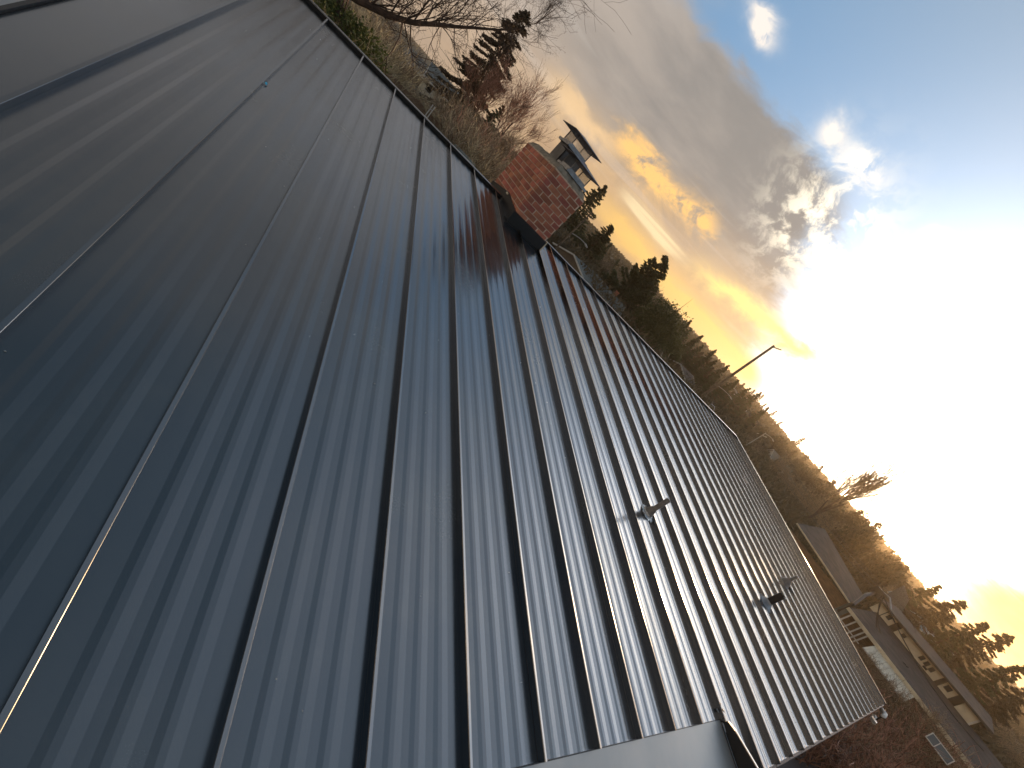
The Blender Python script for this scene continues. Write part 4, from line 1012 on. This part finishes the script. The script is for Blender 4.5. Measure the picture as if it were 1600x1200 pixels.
# its chimney mast with cables
mast = thing('cable_mast', 'dark service mast where the power cables land on the long house roof', 'mast', (EX + .2, Yb(EX, 6.3), zE - 1.0))
MB().tube([(0, 0, 0), (.0, 0, 1.4), (2.5, .55, 2.6), (5.2, .7, 3.4)], [.13, .13, .14, .16], 8).build('mast_pipe', M_BLACK, mast)
MB().tube([(5.2, .7, 3.4), (5.4, .5, 3.9), (5.2, 0.0, 4.0), (4.5, -.9, 3.4)], .06, 6).build('bent_conduit', M_GALV, mast)
MB().box((4.6, .3, 3.1), (5.6, 1.1, 3.9)).build('junction_box', M_BLACK, mast)
# left-hand wing, further roof in pinkish grey
lw = thing('side_building', 'low building with a plain brownish roof left of the long house', 'house', (EX + 2, 2, gz))
def lwo(mb, name, m): mb.v = [(x - EX - 2, y - 2, z - gz) for x, y, z in mb.v]; return mb.build(name, m, lw)
x0 = EX + 1
y0_, y1_ = Yb(x0, 6.5), Yb(x0, 14.6)
mb = MB(); mb.v = [(x0, y0_, Z(x0, -4.15)), (x0 + 15, Yb(x0 + 15, 6.45), Z(x0 + 15, -2.75)), (x0 + 15, Yb(x0 + 15, 13.0), Z(x0 + 15, -1.45)), (x0, y1_, Z(x0, -3.35))]
mb.v += [(x, y, z + .2) for x, y, z in mb.v]; mb.f = [(0, 3, 2, 1), (4, 5, 6, 7), (0, 1, 5, 4), (1, 2, 6, 5), (2, 3, 7, 6), (3, 0, 4, 7)]
lwo(mb, 'roof', M_SHIN)
lwo(MB().box((x0 + .4, y0_ + .1, gz - 1), (x0 + .7, y1_ - .3, Z(x0, -4.2))), 'wall', M_WOOD)
mb = MB(); mb.tube([(x0 - .04, y0_, Z(x0, -4.15) + .12), (x0 - .04, y1_, Z(x0, -3.35) + .12)], .09, 6); lwo(mb, 'gutter', M_CREAM)
# power lines
def wire(label, A, B, sag, r=.022):
    pts = [A.lerp(B, k / 16) - Vector((0, 0, sag * 4 * (k / 16) * (1 - k / 16))) for k in range(17)]
    tag(MB().tube(pts, r, 4, False).build('power_line', M_BLACK), label, 'power line', 'power lines over the eastern roofs')
E1 = Vector((EX + 5.4, Yb(EX, 6.3) + .5, zE + 2.8))
lamp = at(24.2, 120, -4.4) + Vector((0, 0, 6.2))
wire('upper power line from the short lamp to the service mast', lamp, E1, 1.0)
wire('lower power line from the short lamp to the service mast', lamp - Vector((0, 0, .7)), E1 - Vector((0, 0, .3)), 1.4)
wire('power line crossing in front of the eastern thicket', at(20, 100, 1.5), at(2.5, 66, .3), 1.2)
wire('power line running low along the right hand hillside', at(3.8, 72, -.2), at(-8, 60, -2.4), .8)
wire('power line hung just under its neighbour on the right hillside', at(3.0, 70, -.6), at(-8.4, 58, -2.9), .9)
for i, (a, b, sg) in enumerate((((EX + 5.2, .3, 2.9), (EX + 4.5, -4.6, .0), 1.1), ((EX + 5.3, .2, 3.0), (EX + 4.6, -4.8, .0), 1.5), ((EX + 5.2, .3, 3.1), (EX + 6.8, -10.6, .2), .7))):
    A = Vector((a[0], Yb(EX, 6.3) + a[1], zE + a[2] - .4)); zz = lambda x: zE + (zW - zE) * (x - EX) / 12.3
    B = Vector((b[0], Yb(EX, 6.3) + b[1], zz(b[0]) + .10 + b[2]))
    wire(('inner black cable loop drooping from the mast onto the shingles', 'outer black cable loop drooping from the mast onto the shingles', 'long black cable sweeping from the mast along the shingle roof')[i], A, B, sg, .045)
# buildings further behind the long house
gable_house('shed', 'pale blue roofed shed beyond the long house', at(3.75, 108, -1.2), math.radians(80), 7.5, 3, .9, 1.1, M_STUCCO, M_BLUE, M_WHITE)
gable_house('house', 'small cream house with two dark windows behind the blue shed', at(2.1, 112, -1.6), math.radians(85), 5.5, 4, 1.6, 1.3, M_CREAM, M_SHIN2, M_WHITE, windows=[('s', 0, .8, .9, .7)])
mb = MB(); mb.v = [(0, 0, 0), (0, -2.6, 0), (0, -1.5, 2.1), (0, .2, 2.9), (.2, 0, 0), (.2, -2.6, 0), (.2, -1.5, 2.1), (.2, .2, 2.9)]
mb.f = [(0, 1, 2, 3), (7, 6, 5, 4), (0, 4, 5, 1), (1, 5, 6, 2), (2, 6, 7, 3), (3, 7, 4, 0)]
o = mb.build('grey_gable', M_GALV_DARK); o.location = (86, Yb(86, 6.0), Z(86, -1.0)); tag(o, 'blank grey gable end sticking up behind the long house roof', 'gable')

# ------------------------------------------------------------------ ground objects below the far eave
cf = thing('glazed_frame', 'white framed glazed cold frame lying in the red brush', 'cold frame', (38.5, Yb(38.5, -3.55), Z(38.5, -5.85)), (0, 0, -1.47))
b = MB(); W, Hh = 1.75, .72
for a, c in (((0, 0, 0), (W, .06, .07)), ((0, Hh, 0), (W, Hh + .06, .07)), ((0, 0, 0), (.06, Hh, .07)), ((W - .06, 0, 0), (W, Hh, .07)), ((W * .36, 0, 0), (W * .36 + .05, Hh, .07))): b.box(a, c)
b.build('frame', M_WHITE, cf); cf.rotation_euler = (.9, 0, -1.47); cf.scale = (.72, .72, .72)
MB().box((.06, .06, .02), (W * .36, Hh, .035)).build('pane', M_PALEGLASS, cf); MB().box((W * .36 + .05, .06, .02), (W - .06, Hh, .035)).build('pane', M_PALEGLASS, cf)
MB().box((.1, .1, -1.2), (.2, .2, 0)).build('support', M_WOOD, cf); MB().box((W - .2, .1, -1.2), (W - .1, .2, 0)).build('support', M_WOOD, cf)
e = roofw(12.15, -L1 - .10, -.04)
ct = thing('gutter_outlet', 'crumpled white gutter elbow hanging off the far eave corner', 'gutter elbow', e)
MB().tube([(.10, .06, .0), (.06, -.03, .005), (-.06, -.05, -.015), (-.22, -.03, -.02)], [.035, .042, .034, .022], 10).build('elbow', M_WHITE, ct, True)
q = MB().tube([(.20, -.02, -.20), (.02, -.08, -.24), (-.12, -.09, -.22)], [.045, .040, .030], 6); q.build('lower_elbow', M_WHITE, ct)
MB().tube([(.02, -.04, .02), (.10, -.07, -.22)], .012, 6).build('strap', M_BLACK, ct)
MB().box((-.34, -.10, -.20), (-.20, .0, -.16)).build('bracket', M_GALV, ct)
rr = random.Random(31)
rows = {}
for k in range(40):
    a = rr.uniform(-9.5, -.2); r = rr.uniform(21, 46)
    if a > -2.4: continue
    row = 'nearest row' if r < 29 else 'second row' if r < 36 else 'third row' if r < 41 else 'farthest row'
    rows.setdefault(row, []).append((a, r, k))
for row, it in rows.items():
    for q, (a, r, k) in enumerate(sorted(it, reverse=True)):
        t = thing('bare_shrub', '%s leafless shrub below the far eave, %s from the awning in the %s' % ('brownish' if k % 4 == 0 else 'reddish', ORD[q], row), 'shrub', at(a, r), (0, 0, rr.uniform(0, 6)), 'leafless shrubs below the far eave')
        s = rr.uniform(.8, 1.3) * (1.0 + max(0, r - 34) * .03); t.scale = (s * 1.2, s * 1.2, s * .9); link('twigs', S_brown if k % 4 == 0 else S_red, t)
for k, (a, r) in enumerate(((3.5, 40), (1.8, 43), (.2, 41), (-1.0, 44))):
    place_bare('garden_tree', ('small bare tree whose twigs cross the cream awning, nearest the posts', 'small bare tree with twigs over the middle of the cream awning', 'small bare tree at the lower end of the cream awning', 'small bare tree just past the awning among red brush')[k], 'tree', B_open, at(a, r), k * 1.9, (.34, .34, .30 + .02 * k))
for k, (a, r, s) in enumerate(((-2.9, 45, .46), (-4.7, 43, .50), (-6.5, 40, .48), (-7.9, 36, .44))):
    place_bare('garden_tree', ('bare tree with brown twigs over the long gutter, just right of the awning', 'bare tree with brown twigs reaching over the shingles behind the cold frame', 'bare tree right of the cold frame under the long eave', 'outermost bare tree under the long eave, at the frame corner')[k], 'tree', (B_open, B_brown)[k % 2], at(a, r), k * 2.3 + .7, (s, s, s * .95))
# ------------------------------------------------------------------ evening air
if HAZE > 0:
    hb = MB().box((-120, -400, -12), (1900, 1600, 90)).mesh('haze')
    hm = bpy.data.materials.new('haze'); hm.use_nodes = True; nt2 = hm.node_tree
    for n_ in list(nt2.nodes):
        if n_.type != 'OUTPUT_MATERIAL': nt2.nodes.remove(n_)
    vol = nt2.nodes.new('ShaderNodeVolumePrincipled'); vol.inputs['Color'].default_value = (.95, .76, .52, 1); vol.inputs['Density'].default_value = HAZE; vol.inputs['Anisotropy'].default_value = .75
    nt2.links.new(vol.outputs[0], nt2.nodes['Material Output'].inputs['Volume']); hb.materials.append(hm)
    tag(link('haze', hb), kind='stuff')
